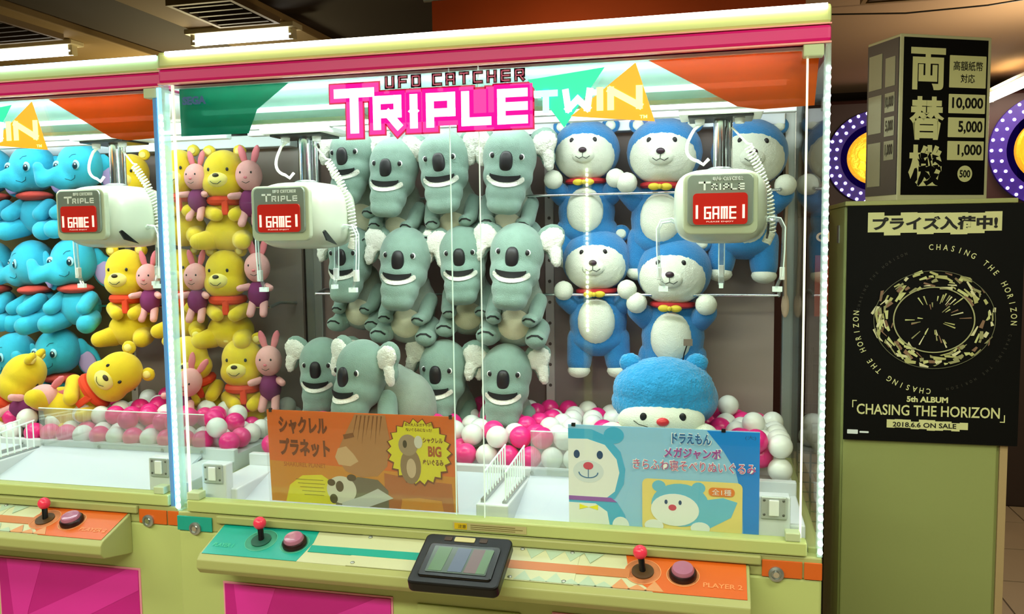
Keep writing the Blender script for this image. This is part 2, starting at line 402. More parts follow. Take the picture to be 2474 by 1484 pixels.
    # joysticks and buttons
    for x, s in ((.298, .46), (1.331, .47)):
        y, z = -.12*s, .8325-.042*s
        j = thing('joystick', None, None, (0, 0, 0)); j.parent = m
        T = Matrix.Translation((x, y, z)) @ Matrix.Rotation(math.radians(19), 4, 'X')
        MB().lathe([(0, .002), (.027, .002), (.027, .0055), (0, .0055)], 28, T).build('base_ring', mat('joy_base_teal' if x < 1 else 'joy_base_brown', '#145244' if x < 1 else '#4a3010', .5), j, smooth=True)
        MB().lathe([(.043, .0022), (.0445, .0022), (.0445, .0028), (.043, .0028), (.043, .0022)], 40, T).build('ring_line', mat('ring_teal' if x < 1 else 'ring_orange', '#58c0a2' if x < 1 else '#f0a068', .4), j)
        MB().tube([(x, y, z), (x-.004, y+.004, z+.03), (x-.006, y+.005, z+.036)], .008, 12).build('stick', BLACK, j, smooth=True)
        MB().ell((x-.007, y+.006, z+.048), (.0175, .0175, .0175), 24, 14).build('ball_knob', RED, j, smooth=True)
    for x, s in ((.40, .48), (1.427, .48)):
        y, z = -.12*s, .8325-.042*s
        T = Matrix.Translation((x, y, z)) @ Matrix.Rotation(math.radians(19), 4, 'X')
        bt = thing('push_button', None, None); bt.parent = m
        MB().lathe([(0, .0), (.033, 0), (.033, .012), (.029, .017), (0, .017)], 32, T).build('collar', mat('button_collar', '#250a0c', .35), bt, smooth=True)
        MB().lathe([(.038, .0022), (.0395, .0022), (.0395, .0028), (.038, .0028), (.038, .0022)], 40, T).build('ring_line', mat('ring_teal' if x < 1 else 'ring_orange', '#58c0a2' if x < 1 else '#f0a068', .4), bt)
        MB().lathe([(0, .016), (.027, .016), (.027, .021), (.024, .026), (.012, .027), (0, .0265)], 32, T).build('cap', mat('button_cap', '#a86a86', .08), bt, smooth=True)
    # --- posts, glass
    for x0, x1 in ((-.0, .012), (W-.012, W)):
        MB().box(x0, x1, .0, .03, .862, 2.064).build('corner_strip', clear('strip_cover', (.85, .97, .92), .05, .2, .25, (.8, .95, .88)), m)
    for x0, x1, y0, y1 in ((.0, .035, .88, .93), (W-.035, W, .88, .93)):
        p = MB(); p.box(x0, x1, y0, y1, .83, 2.06); p.build('rear_post', STEEL, m, bevel=.003)
    for xx in ((.005, W-.005)):
        nled = 56
        lm = MB().ell((0, 0, 0), (.0055, .004, .0065 if not (cool and xx > 1) else .011), 6, 4).mesh('led', led, True)
        if cool and xx > 1:
            MB().box(xx-.008, xx+.004, -.004, .0, .86, 2.06).build('led_strip', LEDB, m)
            MB().box(xx-.03, xx-.018, .006, .03, .86, 2.06).build('led_strip_cover', mat('strip_blue', '#6d9fc8', .2, .3), m)
        for k in range(nled):
            z = .875+(1.13 if xx > 1 else 1.10)*k/(nled-1)
            link('led', lm, m, (xx, -.005, z))
    g = MB(); g.box(.03, .912, .018, .023, .896, 2.064); g.build('glass_door', GLASS, m)
    g = MB(); g.box(.83, 1.70, .028, .033, .896, 2.064); g.build('glass_door', GLASS, m)
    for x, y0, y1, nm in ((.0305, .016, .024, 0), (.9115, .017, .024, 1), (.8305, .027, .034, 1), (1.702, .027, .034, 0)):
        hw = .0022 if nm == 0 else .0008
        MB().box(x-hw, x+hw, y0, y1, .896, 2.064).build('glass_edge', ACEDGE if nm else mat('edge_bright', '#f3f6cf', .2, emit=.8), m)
    for x in (.004, W-.006):
        MB().box(x-.002, x+.002, .03, .88, .83, 2.06).build('side_glass', SIDEGLASS, m)
    for x in (.0, W-.03):
        MB().box(x, x+.03, .03, .90, .83, .875).build('side_sill', CREAM2, m, bevel=.003)
    for x0, x1 in ((.035, .075), (1.665, 1.70)):
        MB().box(x0, x1, -.004, .03, .896, .918).build('glass_clip', mat('clip', '#b9c9a0', .35), m, bevel=.003)
    MB().box(1.69, 1.735, .0, .03, 2.035, 2.064).build('glass_clip', mat('clip', '#b9c9a0', .35), m, bevel=.003)
    # --- roof and header
    c = MB(); c.box(0, W, .0, .93, 2.106, 2.152); c.build('top_band', CREAM, m, bevel=.008)
    MB().box(0, W, -.001, .93, 2.066, 2.105).build('stripe_band', PINK, m, bevel=.008)
    MB().box(0, W, -.003, .01, 2.1045, 2.1075).build('pale_line', PINKLINE, m)
    MB().box(0, W, -.003, .01, 2.0625, 2.0665).build('pale_line', PINKLINE, m)
    MB().box(.02, W-.02, .03, .92, 2.056, 2.063).build('case_ceiling', INWHITE, m)
    MB().tube([(.03, -.004, 2.144), (W-.01, -.004, 2.144)], .0062, 10).build('light_tube', TUBEB if cool else TUBE, m, smooth=True)
    # translucent header film: teal left, pale middle, orange right
    F = lambda k, cc: clear(k, tuple(.25+.6*v for v in cc), .02, .2, .80, cc, True)
    fm = thing('header_film', None, None); fm.parent = m
    flat('film_panel', [(.036, 1.926), (.247, 1.926), (.275, 1.989), (.378, 2.060), (.036, 2.060)], .042, F('film_teal', (.01, .30, .20)), fm)
    flat('film_panel', [(.378, 2.060), (.275, 1.989), (.262, 1.960), (1.50, 1.960), (1.467, 1.981), (1.329, 2.060)], .0425, clear('film_pale', (.7, .85, .8), .02, .2, .45, (.35, .50, .46), True), fm)
    flat('film_panel', [(1.329, 2.060), (1.467, 1.981), (1.545, 1.936), (1.60, 1.926), (1.72, 1.93), (1.73, 2.060)], .042, F('film_orange', (.62, .13, .01)), fm)
    MB().box(.06, 1.69, .085, .12, 2.0, 2.012).build('tube_housing', WHITE, m)
    MB().tube([(.08, .085, 1.994), (1.66, .085, 1.994)], .007, 10).build('inner_tube', mat('inner_tube', '#f2ffff', .5, emit=5.0), m, smooth=True)
    MB().box(.04, W-.04, .07, .09, 1.955, 1.982).build('header_beam', mat('beam_green', '#c3d6ae', .4), m)
    # gantry rails
    MB().box(.04, W-.04, .24, .27, 1.965, 2.0).build('gantry_rail', INWHITE, m, bevel=.003)
    MB().box(.04, W-.04, .38, .41, 1.965, 2.0).build('gantry_rail', INWHITE, m, bevel=.003)
    MB().box(.04, W-.04, .80, .86, 1.985, 2.03).build('rear_rail', INWHITE, m, bevel=.003)
    # --- back panels, dividers
    MB().box(.93, 1.69, .90, .915, .83, 1.99).build('back_panel', mat('back_right', '#9a8a84', .6, var=.1, bscale=12), m)
    MB().box(.035, .915, .90, .915, .83, 1.99).build('back_panel', mat('back_left' if not cool else 'back_left2', '#806a62' if not cool else '#8c7a4a', .6, var=.2, bscale=12), m)
    p = MB(); p.box(.905, .935, .885, .9, .86, 1.99)
    st = p.build('slotted_post', mat('slotted', '#cfc6bc', .5), m)
    hm = MB().lathe([(0, 0), (.006, 0), (.006, .001), (0, .001)], 10, Matrix.Rotation(PI/2, 4, 'X')).mesh('hole', mat('hole_dark', '#5d5048', .7))
    for k in range(14): link('hole', hm, st, (.92, .8855, .95+k*.075))
    for z, x0, x1 in ((1.770, .10, 1.69), (1.440, .10, 1.69)) if not cool else ((1.770, .9, 1.66), (1.388, .82, 1.66)):
        r_ = MB().tube([(x0, .70, z), (x1, .70, z)], .0045, 10).build('display_rod', CHROME, m, smooth=True)
        for xe in (x0, x1):
            MB().tube([(xe, .70, z), (xe+.008, .76, z+.012), (xe, .90, z)], .006, 8).build('rod_bracket', STEEL, r_, smooth=True)
    # --- chutes and inner tray
    W_ = INWHITE
    tr = thing('prize_tray', None, None); tr.parent = m
    MB().box(.03, W-.03, .335, .36, .83, .945).build('tray_wall', W_, tr, bevel=.003)
    for x in (.14, .45, .88, .97, 1.2, 1.45, 1.60):
        MB().lathe([(0, 0), (.006, 0), (.005, .004), (0, .005)], 12, Matrix.Translation((x, .335, .932)) @ Matrix.Rotation(PI/2, 4, 'X')).build('bolt', STEEL, tr, smooth=True)
    for x0, x1 in ((.14, .875), (.965, 1.60)):
        MB().prism_x([(.335, .925), (.335, .915), (.05, .832), (.05, .84)], x0, x1).build('chute_slope', mat('chute', '#ccd4dd', .3), tr)
    MB().box(.875, .965, .06, .335, .83, .918).build('centre_divider', W_, tr, bevel=.004)
    MB().box(.885, .897, .075, .33, .918, .928).build('divider_rail', STEEL, tr)
    MB().box(.945, .957, .075, .33, .918, .924).build('divider_rail', STEEL, tr)
    for x0, x1 in ((.03, .14), (1.60, 1.72)):
        MB().box(x0, x1, .085, .335, .83, .908).build('side_shelf', W_, tr, bevel=.004)
    for x in (.081, 1.642):
        MB().box(x-.04, x+.04, .062, .10, .84, .985).build('latch_box', W_, tr, bevel=.004)
        l = MB().box(x-.031, x+.031, .056, .062, .928, .986).build('latch_plate', mat('latch_steel', '#bcc6c6', .3, .4), tr, bevel=.004)
        MB().box(x-.012, x+.012, .051, .056, .938, .978).build('latch_tongue', WHITE, l, bevel=.002)
        for dx in (-.023, .023):
            for dz in (-.018, .018):
                MB().ell((x+dx, .056, .958+dz), (.0035, .002, .0035), 8, 5).build('screw', mat('dark_screw', '#5b625f', .4, .6), l)
    # clear acrylic guards
    for x0, x1, y0, y1 in ((.14, .62, .322, .327), (.97, 1.62, .322, .327)):
        MB().box(x0, x1, y0, y1, .93, 1.06).build('acrylic_guard', ACRYL, tr)
        MB().box(x0, x1, y0, y1, 1.06, 1.0625).build('guard_edge', ACEDGE, tr)
    for k in range(9):
        y = .09+.028*k
        MB().tube([(.893, y, .925), (.893, y, 1.0+.002*k)], .0022, 6).build('guard_rod', ACEDGE, tr)
        MB().tube([(.951, y, .92), (.951, y, 1.0+.002*k)], .0022, 6).build('guard_rod', ACEDGE, tr)
    for x in (.893, .951):
        MB().tube([(x, .085, 1.0), (x, .32, 1.017)], .0028, 6).build('guard_rod', ACEDGE, tr)
    # warning label on sill
    if True:
        wl = flat('warning_label', [(.832, .868), (1.03, .868), (1.03, .888), (.832, .888)], -.0075, mat('label_beige', '#b9b07c', .5), m)
        flat('label_mark', [(.836, .870), (.87, .870), (.87, .886), (.836, .886)], -.0082, mat('label_yellow', '#d6b414', .5), wl)
        text('注意', .846, .868, .873, .883, -.0089, mat('label_ink', '#6a5a20', .6), wl, bold=.01)
        for k in range(3):
            flat('label_line', [(.88, .872+k*.005), (1.0+.02*(k % 2), .872+k*.005), (1.0+.02*(k % 2), .8732+k*.005), (.88, .8732+k*.005)], -.0082, mat('label_ink', '#6a5a20', .6), wl)
    # --- sign on the front glass
    sg = thing('logo_sign', None, None); sg.parent = m
    y = .010
    SK = Matrix.Identity(4)
    MAGP = mat('neon_pink', '#f01478', .4, emit=1.15)
    MAGD = mat('neon_pink_dark', '#b01048', .4, emit=.45)
    LETW = mat('neon_letter', '#ffd8f0', .4, emit=1.0)
    a = MB()                                                    # dark outline, pink body, light letters
    strokes('T', .515, .640, 1.902, 2.030, .034, y, .002, a, grow=.010)
    word('RIPLE', .628, 1.045, 1.912, 2.003, .024, .014, y, .002, a, grow=.013)
    a.box(.635, .80, y, y+.002, 1.925, 2.0); a.box(.80, .935, y, y+.002, 1.925, 2.010)
    a.box(.93, 1.05, y, y+.002, 1.905, 2.013)
    a.build('sign_back', MAGD, sg)
    a = MB(); strokes('T', .515, .640, 1.902, 2.030, .034, y-.002, .002, a, grow=.006)
    word('RIPLE', .628, 1.045, 1.912, 2.003, .024, .014, y-.002, .002, a, grow=.009)
    a.box(.640, .81, y-.002, y, 1.930, 2.006); a.box(.80, .94, y-.002, y, 1.918, 2.004); a.box(.935, 1.047, y-.002, y, 1.908, 2.009)
    a.build('sign_plate', MAGP, sg)
    a = MB(); strokes('T', .521, .634, 1.908, 2.024, .024, y-.004, .002, a); a.build('sign_letter', LETW, sg)
    x = .630; u = (.412-4*.016)/4.45
    for c_, k in zip('RIPLE', (1, .45, 1, 1, 1)):
        a = MB(); strokes(c_, x, x+u*k, 1.914, 2.001, .021, y-.004, .002, a)
        if c_ == 'I': a.ell((x+u*k/2, y-.003, 1.958), (.016, .001, .014), 4, 2)
        a.build('sign_letter', LETW, sg); x += u*k+.016
    UP = mat('sign_maroon', '#4e0a20', .5, emit=.05); UPI = mat('sign_rose', '#c05070', .4, emit=.3)
    x = .664; ws = {' ': .45}; s_ = 'UFO CATCHER'; u = (.372-.008*10)/(10+.45)
    for c_ in s_:
        k = ws.get(c_, 1)
        if c_ != ' ':
            z_ = 2.022+.012*(x-.664)/.372*0
            a = MB(); strokes(c_, x, x+u, 2.017, 2.050, .0095, y-.004, .001, a); q = a.build('sign_letter', UP, sg)
            a = MB(); strokes(c_, x, x+u, 2.017, 2.050, .0095, y-.0052, .001, a, grow=-.0036); a.build('letter_inlay', UPI, q)
        x += u*k+.008
    flat('sign_triangle', [(1.042, 2.020), (1.233, 2.040), (1.133, 1.900)], y-.001, mat('neon_teal', '#14c493', .4, emit=.75), sg, t=.002)
    flat('sign_triangle', [(1.150, 1.926), (1.308, 2.046), (1.354, 1.905)], y-.003, mat('neon_orange', '#f08a10', .4, emit=.95), sg, t=.002)
    for c_, x0, x1, mm in (('T', 1.058, 1.118, mat('neon_cyan', '#9ffff0', .4, emit=1.1)), ('W', 1.130, 1.205, mat('neon_mint', '#e8fff0', .4, emit=1.1)), ('I', 1.208, 1.236, mat('neon_yellow', '#fff08a', .4, emit=1.2)), ('N', 1.240, 1.325, mat('neon_yellow', '#fff08a', .4, emit=1.2))):
        a = MB(); strokes(c_, x0, x1, 1.936, 1.992, .016, y-.005, .002, a); a.build('sign_letter', mm, sg)
    text('TM', 1.318, 1.336, 1.913, 1.921, y-.0045, mat('neon_yellow', '#fff08a', .4, emit=1.2), sg)
    text('SEGA', .066, .14, 2.006, 2.029, y, mat('logo_blue', '#0c4a8a', .4), m, 'maker_lettering', bold=.06)
    return m
main = build_machine(0, 0, 'large claw machine with pink header stripe, holding grey koalas and blue and white bears', False)
left = build_machine(-1.762, .03, 'claw machine at the left with blue lit top tube, holding elephants and yellow bears', True)

# ================================================================== CLAW UNITS
def claw_unit(loc, rz, label, coil_side, words):
    c = thing('claw_unit', label, 'claw', loc, rz, group='white claw units hanging on chrome posts')
    BW = mat('claw_shell', '#c6cdb8', .22)
    MB().ell((0, 0, 0), (.123, .150, .100), 40, 24, e1=.55, e2=.62).build('shell', BW, c, smooth=True)
    MB().plate(rrect(-.094, .094, -.075, .083, .02), -.156, .02).build('face_frame', mat('face_frame', '#bcc3a8', .25), c, bevel=.004)
    f2 = MB().plate(rrect(-.082, .082, -.052, .078, .014), -.162, .01).build('face_plate', mat('claw_silver', '#9aa49a', .28, .5), c, bevel=.002)
    MB().plate(rrect(-.068, .068, -.050, .030, .010), -.166, .005).build('screen', mat('claw_screen', '#b4241c', .12, emit=.25), c)
    SW = mat('screen_white', '#f6d8cc', .4, emit=.6)
    a = MB(); word('GAME', -.040, .040, -.036, -.004, .0046, .0035, -.1672, .001, a); a.build('lettering', SW, c)
    text('PLEASE ENJOY', -.034, .034, -.045, -.041, -.1672, SW, c, bold=0)
    TW = mat('plate_white', '#f3f6f2', .4)
    a = MB(); word('UFO CATCHER', -.018, .056, .062, .071, .0018, .0014, -.1632, .001, a); a.build('lettering', TW, c)
    a = MB(); strokes('T', -.054, -.024, .038, .060, 0.0050, -.1632, .001, a); word('RIPLE', -.022, .060, .038, .054, .0034, .004, -.1632, .001, a); a.build('lettering', TW, c)
    for s in (-1, 1): MB().box(s*.058-.003, s*.058+.003, -.168, -.163, -.035, .0).build('screen_notch', SW, c)
    MB().prism_x([(-.05, -.088), (-.11, -.075), (-.13, -.05), (-.12, -.045), (-.08, -.07)], .119, .124).build('side_slot', BLACK, c)
    MB().lathe([(.034, .095), (.034, .104), (.024, .108), (.024, .095)], 24).build('post_collar', STEEL, c, smooth=True)
    MB().lathe([(0, .09), (.019, .09), (.019, .235), (0, .235)], 20).build('post', CHROME, c, smooth=True)
    MB().lathe([(0, .10), (.008, .10), (.008, .235), (0, .235)], 12, Matrix.Translation((.024, .01, 0))).build('side_rod', CHROME, c, smooth=True)
    MB().box(-.085, .085, -.06, .06, .236, .243).build('carriage_plate', BLACK, c, bevel=.002)
    MB().box(-.11, .11, -.075, .075, .243, .262).build('carriage', WHITE, c, bevel=.004)
    for dx in (-.055, .05): MB().lathe([(0, .222), (.012, .222), (.014, .236), (0, .236)], 12, Matrix.Translation((dx, -.02, 0))).build('bolt_cap', WHITE, c, smooth=True)
    cw = mat('cable_white', '#dfe3d4', .4)
    pts = [(-.05+.0, -.02, .225)]+[(-.06-.03*math.sin(PI*k/10), -.02, .225-.08*math.sin(PI*k/20)-.02*k/10) for k in range(1, 11)]+[(-.045, -.02, .115), (-.03, -.02, .13)]
    MB().tube(pts, .0045, 8).build('cable_loop', cw, c, smooth=True)
    # coiled cable
    path = [Vector(p) for p in ((.03, .0, .215), (.07, .0, .17), (.105, .02, .10), (.132, .03, .02), (.138, .035, -.07), (.125, .04, -.10))]
    def on(t):
        t *= len(path)-1; i = min(int(t), len(path)-2); f = t-i
        return path[i].lerp(path[i+1], f)
    hp = []
    for k in range(34*8+1):
        t = .22+.78*k/(34*8); p = on(t); a_ = 2*PI*k/8
        d = (on(min(1, t+.01))-on(t-.01)).normalized(); n1 = d.cross(Vector((0, 1, 0))).normalized(); n2 = d.cross(n1)
        hp.append(p+n1*.0105*math.cos(a_)+n2*.0105*math.sin(a_))
    MB().tube([on(0), on(.1), on(.2)]+hp, .0030, 5).build('coiled_cable', cw, c, smooth=True)
    # three clear arms
    for ang in (-4, 184, 88):
        R = Matrix.Rotation(math.radians(ang), 4, 'Z')
        a = MB().tube([(.09, 0, -.055), (.13, 0, -.035), (.158, 0, -.040), (.168, 0, -.060), (.167, 0, -.12), (.163, 0, -.19), (.150, 0, -.222)], .0085, 8, R, flat=.6).build('claw_arm', ACRYL, c, smooth=True)
        for dy in (-.008, .008):
            MB().tube([(.10, dy, -.052), (.13, dy, -.028), (.160, dy, -.033), (.172, dy, -.058), (.171, dy, -.12), (.167, dy, -.19)], .0016, 5, R).build('arm_edge', ACEDGE, a)
        MB().box(.158, .172, -.008, .008, -.20, -.165, R).build('arm_clip', WHITE, a, bevel=.002)
        MB().box(.140, .166, -.006, .006, -.232, -.218, R).build('arm_tip', ACEDGE, a)
    return c
claw_unit((.283, .30, 1.705), math.radians(-2), 'white claw unit hanging left of the koalas in the main machine', 1, 1)
claw_unit((1.508, .33, 1.708), 0, 'white claw unit hanging in front of the blue and white bears', 1, 1)
claw_unit((-.405, .32, 1.715), math.radians(-4), 'white claw unit hanging in the left machine before the yellow bears', 1, 1)

# ================================================================== MONITOR
mo = thing('touch_monitor', 'black framed small monitor tilted on the control deck between the two joysticks', 'monitor', (.898, -.12, .835))
mo.rotation_euler = (0, 0, 0)
R = Matrix.Rotation(math.radians(-69), 4, 'X')
T = Matrix.Translation((0, -.035, .012)) @ R
MB().plate(rrect(-.113, .113, -.088, .088, .016), 0, .03, T).build('housing', mat('monitor_black', '#060607', .35, spec=.3), mo, bevel=.005)
MB().plate(rrect(-.092, .092, -.066, .050, .010), -.004, .006, T).build('bezel', mat('bezel_black', '#060607', .2), mo, bevel=.003)
sc = MB().plate(rrect(-.076, .076, -.052, .038, .003), -.0055, .003, T).build('screen', mat('screen_off', '#4e5c55', .15), mo)
for x0, x1, cc in ((-.07, -.035, '#4f6e4c'), (-.02, .015, '#4c5870'), (.02, .05, '#665456'), (.05, .072, '#547052')):
    flat('screen_patch', [(x0, -.048), (x1, -.048), (x1+.006, .034), (x0+.006, .034)], -.0062, mat('patch'+cc, cc, .2), sc, M=T)
MB().plate(rrect(-.035, .018, .062, .078, .003), -.002, .004, T).build('label_strip', mat('label_beige', '#b9b07c', .5), mo)
for x in (-.062, .03): MB().plate(rrect(x, x+.02, .064, .078, .002), -.0015, .003, T).build('vent_slot', mat('brown_slot', '#3a2414', .5), mo)
MB().box(-.10, .10, -.10, .02, -.055, -.018).build('mount', CREAM, mo, bevel=.01)

# ================================================================== PLUSH TOOLKIT
def sphere(bm, c, r, rot=None, sub=3):
    M = Matrix.Translation(c) @ (rot.to_4x4() if rot else Matrix.Identity(4)) @ Matrix.Diagonal((*r, 1))
    bmesh.ops.create_icosphere(bm, subdivisions=sub, radius=1, matrix=M)
def E(c, r, rot=None): return ('e', c, r, rot)
def Cc(p, r, q, s): return ('c', p, r, q, s)
def blob(prims, voxel=.007, smooth=7, m=None, name='blob'):
    bm = bmesh.new()
    for p in prims:
        if p[0] == 'e':
            rot = Matrix.Rotation(math.radians(p[3][1]), 3, p[3][0]) if p[3] else None
            sphere(bm, p[1], p[2], rot)
        else:
            a, b_ = Vector(p[1]), Vector(p[3]); n = max(3, int((a-b_).length/min(p[2], p[4])*2.5))
            for i in range(n+1):
                t = i/n; r = p[2]*(1-t)+p[4]*t; sphere(bm, a.lerp(b_, t), (r, r, r), sub=2)
    me = bpy.data.meshes.new('tmp'); bm.to_mesh(me); bm.free()
    o = bpy.data.objects.new('tmp', me); COL.objects.link(o)
    r = o.modifiers.new('r', 'REMESH'); r.mode = 'VOXEL'; r.voxel_size = voxel
    s = o.modifiers.new('s', 'SMOOTH'); s.iterations = smooth; s.factor = .6
    bpy.context.view_layer.update(); dg = bpy.context.evaluated_depsgraph_get()
    out = bpy.data.meshes.new_from_object(o.evaluated_get(dg)); bpy.data.objects.remove(o); bpy.data.meshes.remove(me)
    out.name = name; out.materials.clear()
    if m: out.materials.append(m)
    for p in out.polygons: p.use_smooth = True
    return out
def bvh(me): return BVHTree.FromPolygons([v.co.copy() for v in me.vertices], [tuple(p.vertices) for p in me.polygons])
def hit(bv, x, z, off, y0=-1.0):
    h = bv.ray_cast(Vector((x, y0, z)), Vector((0, 1, 0)))
    return Vector((x, h[0].y-off, z)) if h[0] is not None else None
def ribbon(bv, pts, wid, m, parent, name, off=.0016, sub=4):
    """stitched line on the plush surface: pts (x,z), wid per point or number"""
    P = []
    for i in range(len(pts)-1):
        for k in range(sub):
            t = k/sub; P.append((pts[i][0]*(1-t)+pts[i+1][0]*t, pts[i][1]*(1-t)+pts[i+1][1]*t, (wid[i]*(1-t)+wid[i+1]*t) if isinstance(wid, (list, tuple)) else wid))
    P.append((*pts[-1], wid[-1] if isinstance(wid, (list, tuple)) else wid))
    vs = []
    last = None
    for i, (x, z, w_) in enumerate(P):
        a = P[max(0, i-1)]; b_ = P[min(len(P)-1, i+1)]; d = Vector((b_[0]-a[0], b_[1]-a[1])).normalized(); n = Vector((-d.y, d.x))
        row = []
        for s in (-1, -.33, .33, 1):
            q = hit(bv, x+n.x*s*w_/2, z+n.y*s*w_/2, off)
            if q is None: q = last or Vector((x, 0, z))
            row.append(q); last = q
        vs += row
    mb = MB(); n = len(P)
    back = [Vector((v.x, v.y+off+.001, v.z)) for v in vs]
    fs = [(i*4+j, i*4+j+1, (i+1)*4+j+1, (i+1)*4+j) for i in range(n-1) for j in range(3)]
    mb.add(vs, fs); mb.add(back, [f[::-1] for f in fs])
    return mb.build(name, m, parent, smooth=True)
def patch(bv, cx, cz, rx, rz, m, parent, name, off=.002, n=24, k=6, fn=None):
    """sewn-on oval following the surface"""
    vs = []; cc = hit(bv, cx, cz, off); vs.append(cc)
    for i in range(1, k+1):
        for j in range(n):
            a = 2*PI*j/n; x = cx+rx*i/k*math.cos(a); z = cz+rz*i/k*math.sin(a)
            q = hit(bv, x, z, off if i < k else -.002)
            tries = .95
            while q is None and tries > .3:
                q = hit(bv, cx+(x-cx)*tries, cz+(z-cz)*tries, off); tries -= .08
            if q is not None and i > 1:                      # do not fall through onto far surfaces
                pq = vs[1+(i-2)*n+j]
                if abs(q.y-pq.y) > .045: q = pq.copy()
            vs.append(q or vs[-1].copy())
    fs = [(0, 1+j, 1+(j+1) % n) for j in range(n)]
    fs += [(1+(i-1)*n+j, 1+i*n+j, 1+i*n+(j+1) % n, 1+(i-1)*n+(j+1) % n) for i in range(1, k) for j in range(n)]
    return MB().add(vs, fs).build(name, m, parent, smooth=True)
KG = mat('koala_grey', '#7d988b', .95, bump=.5, bscale=420, var=.12, sheen=.3)
KG2 = mat('koala_grey_body', '#8b988a', .95, bump=.5, bscale=420, var=.12, sheen=.3)
KC = mat('koala_cream', '#cbc6a8', .95, bump=.5, bscale=420, var=.08)
KW = mat('fluffy_white', '#e6e6da', .95, bump=1.0, bscale=260, var=.1)
KN = mat('nose_black', '#141014', .45)
KB = mat('stitch_black', '#0b0c0c', .8)
EYEW = mat('eye_white', '#f0f4f0', .4)
def fluff(me, amp, seed=1):
    rn = random.Random(seed)
    for v in me.vertices: v.co += v.normal*rn.uniform(-amp*.4, amp)
    return me

# ---- koala
def koala(crawl=False):
    k = thing('plush_koala', 'x', 'plush toy')
    head = blob([E((0, 0, .018), (.070, .066, .078)), E((0, -.015, -.030), (.065, .060, .052)), E((0, -.042, -.072), (.052, .045, .044)), E((-.012, -.056, -.100), (.033, .032, .026)), E((.012, -.056, -.100), (.033, .032, .026))], .0055, 6, KG, 'head')
    link('head', head, k); bv = bvh(head)
    for s in (-1, 1):
        ear = blob([E((s*.080, .012, .060), (.036, .016, .042), ('Y', s*50)), E((s*.096, .008, .024), (.020, .014, .034), ('Y', s*-8))], .006, 4, KG, 'ear')
        e = link('ear', ear, k)
        inn = fluff(blob([E((s*.084, .000, .057), (.029, .012, .036), ('Y', s*50)), E((s*.099, -.003, .020), (.016, .010, .033), ('Y', s*-8))], .005, 3, KW, 'inner_ear'), .0025, s+5)
        link('inner_ear', inn, e)
    zn = .006; q = hit(bv, 0, zn, 0)
    MB().ell((0, q.y+.002, zn), (.0168, .013, .0270), 24, 14, e1=.8, e2=.8).build('nose', KN, k, smooth=True)
    for s in (-1, 1):
        x, z = s*.037, .020; q = hit(bv, x, z, 0)
        MB().ell((x, q.y+.001, z), (.0072, .003, .0080), 18, 10).build('eye', EYEW, k, smooth=True)
        e2 = MB().ell((x-s*.0008, q.y-.0012, z), (.0058, .0035, .0068), 18, 10).build('pupil', KN, k, smooth=True)
    pts = [(.038*math.cos(a), -.024-.012*math.sin(a)) for a in [PI-PI*i/10 for i in range(11)]]
    lip = [(.045*math.cos(a), -.029-.020*math.sin(a)) for a in [PI-PI*i/10 for i in range(11)]]
    ribbon(bv, lip, [.004]+[.012]*9+[.004], KW, k, 'lip', off=.0035)
    ribbon(bv, pts, [.002, .007, .011, .014, .015, .015, .015, .014, .011, .007, .002], KB, k, 'mouth', off=.0055)
    for ch in k.children: ch.scale = (1.13,)*3
    if crawl:
        body = blob([Cc((.015, .07, -.01), .058, (.09, .10, -.05), .062), E((.115, .10, -.10), (.055, .065, .10)), Cc((.02, .05, -.08), .035, (.0, .0, -.19), .03), Cc((.10, .08, -.12), .04, (.11, .04, -.22), .032)], .007, 7, KG2, 'body')
        link('body', body, k); bb = bvh(body)
        arm = blob([Cc((.07, .03, -.06), .030, (.10, .0, -.13), .032), Cc((.10, .0, -.13), .032, (.10, -.03, -.20), .028)], .006, 5, KG, 'arm'); link('arm', arm, k)
        return k
    body = blob([E((0, .075, -.13), (.078, .062, .085)), E((0, .065, -.195), (.082, .066, .06)), E((0, .06, -.07), (.06, .05, .05))], .0065, 6, KG2, 'body')
    link('body', body, k); bb = bvh(body)
    patch(bb, 0, -.185, .052, .05, KC, k, 'belly')
    for s in (-1, 1):
        arm = blob([Cc((s*.062, .055, -.115), .027, (s*.062, .005, -.160), .023), E((s*.052, -.018, -.168), (.025, .024, .020))], .0055, 5, KG, 'arm')
        a = link('arm', arm, k); ab = bvh(arm)
        ribbon(ab, [(s*.034, -.170), (s*.044, -.162), (s*.058, -.162), (s*.070, -.170)], .0046, KB, a, 'claw_stitch')
        leg = blob([Cc((s*.062, .06, -.20), .040, (s*.070, .01, -.222), .032), E((s*.072, -.012, -.222), (.033, .024, .026))], .0055, 5, KG, 'leg')
        l = link('leg', leg, k); lb = bvh(leg)
        ribbon(lb, [(s*.048, -.218), (s*.062, -.209), (s*.080, -.208), (s*.095, -.217)], .0048, KB, l, 'claw_stitch')
    return k
def put(root, rows, group, used=[]):
    for loc, rot, sc_, label in rows:
        if root.name not in used:
            used.append(root.name); place(root, loc, rot, sc_, label, group)
        else: dup(root, loc, rot, sc_, label, group)
d = math.radians
GK = 'grey koalas displayed in the main machine'
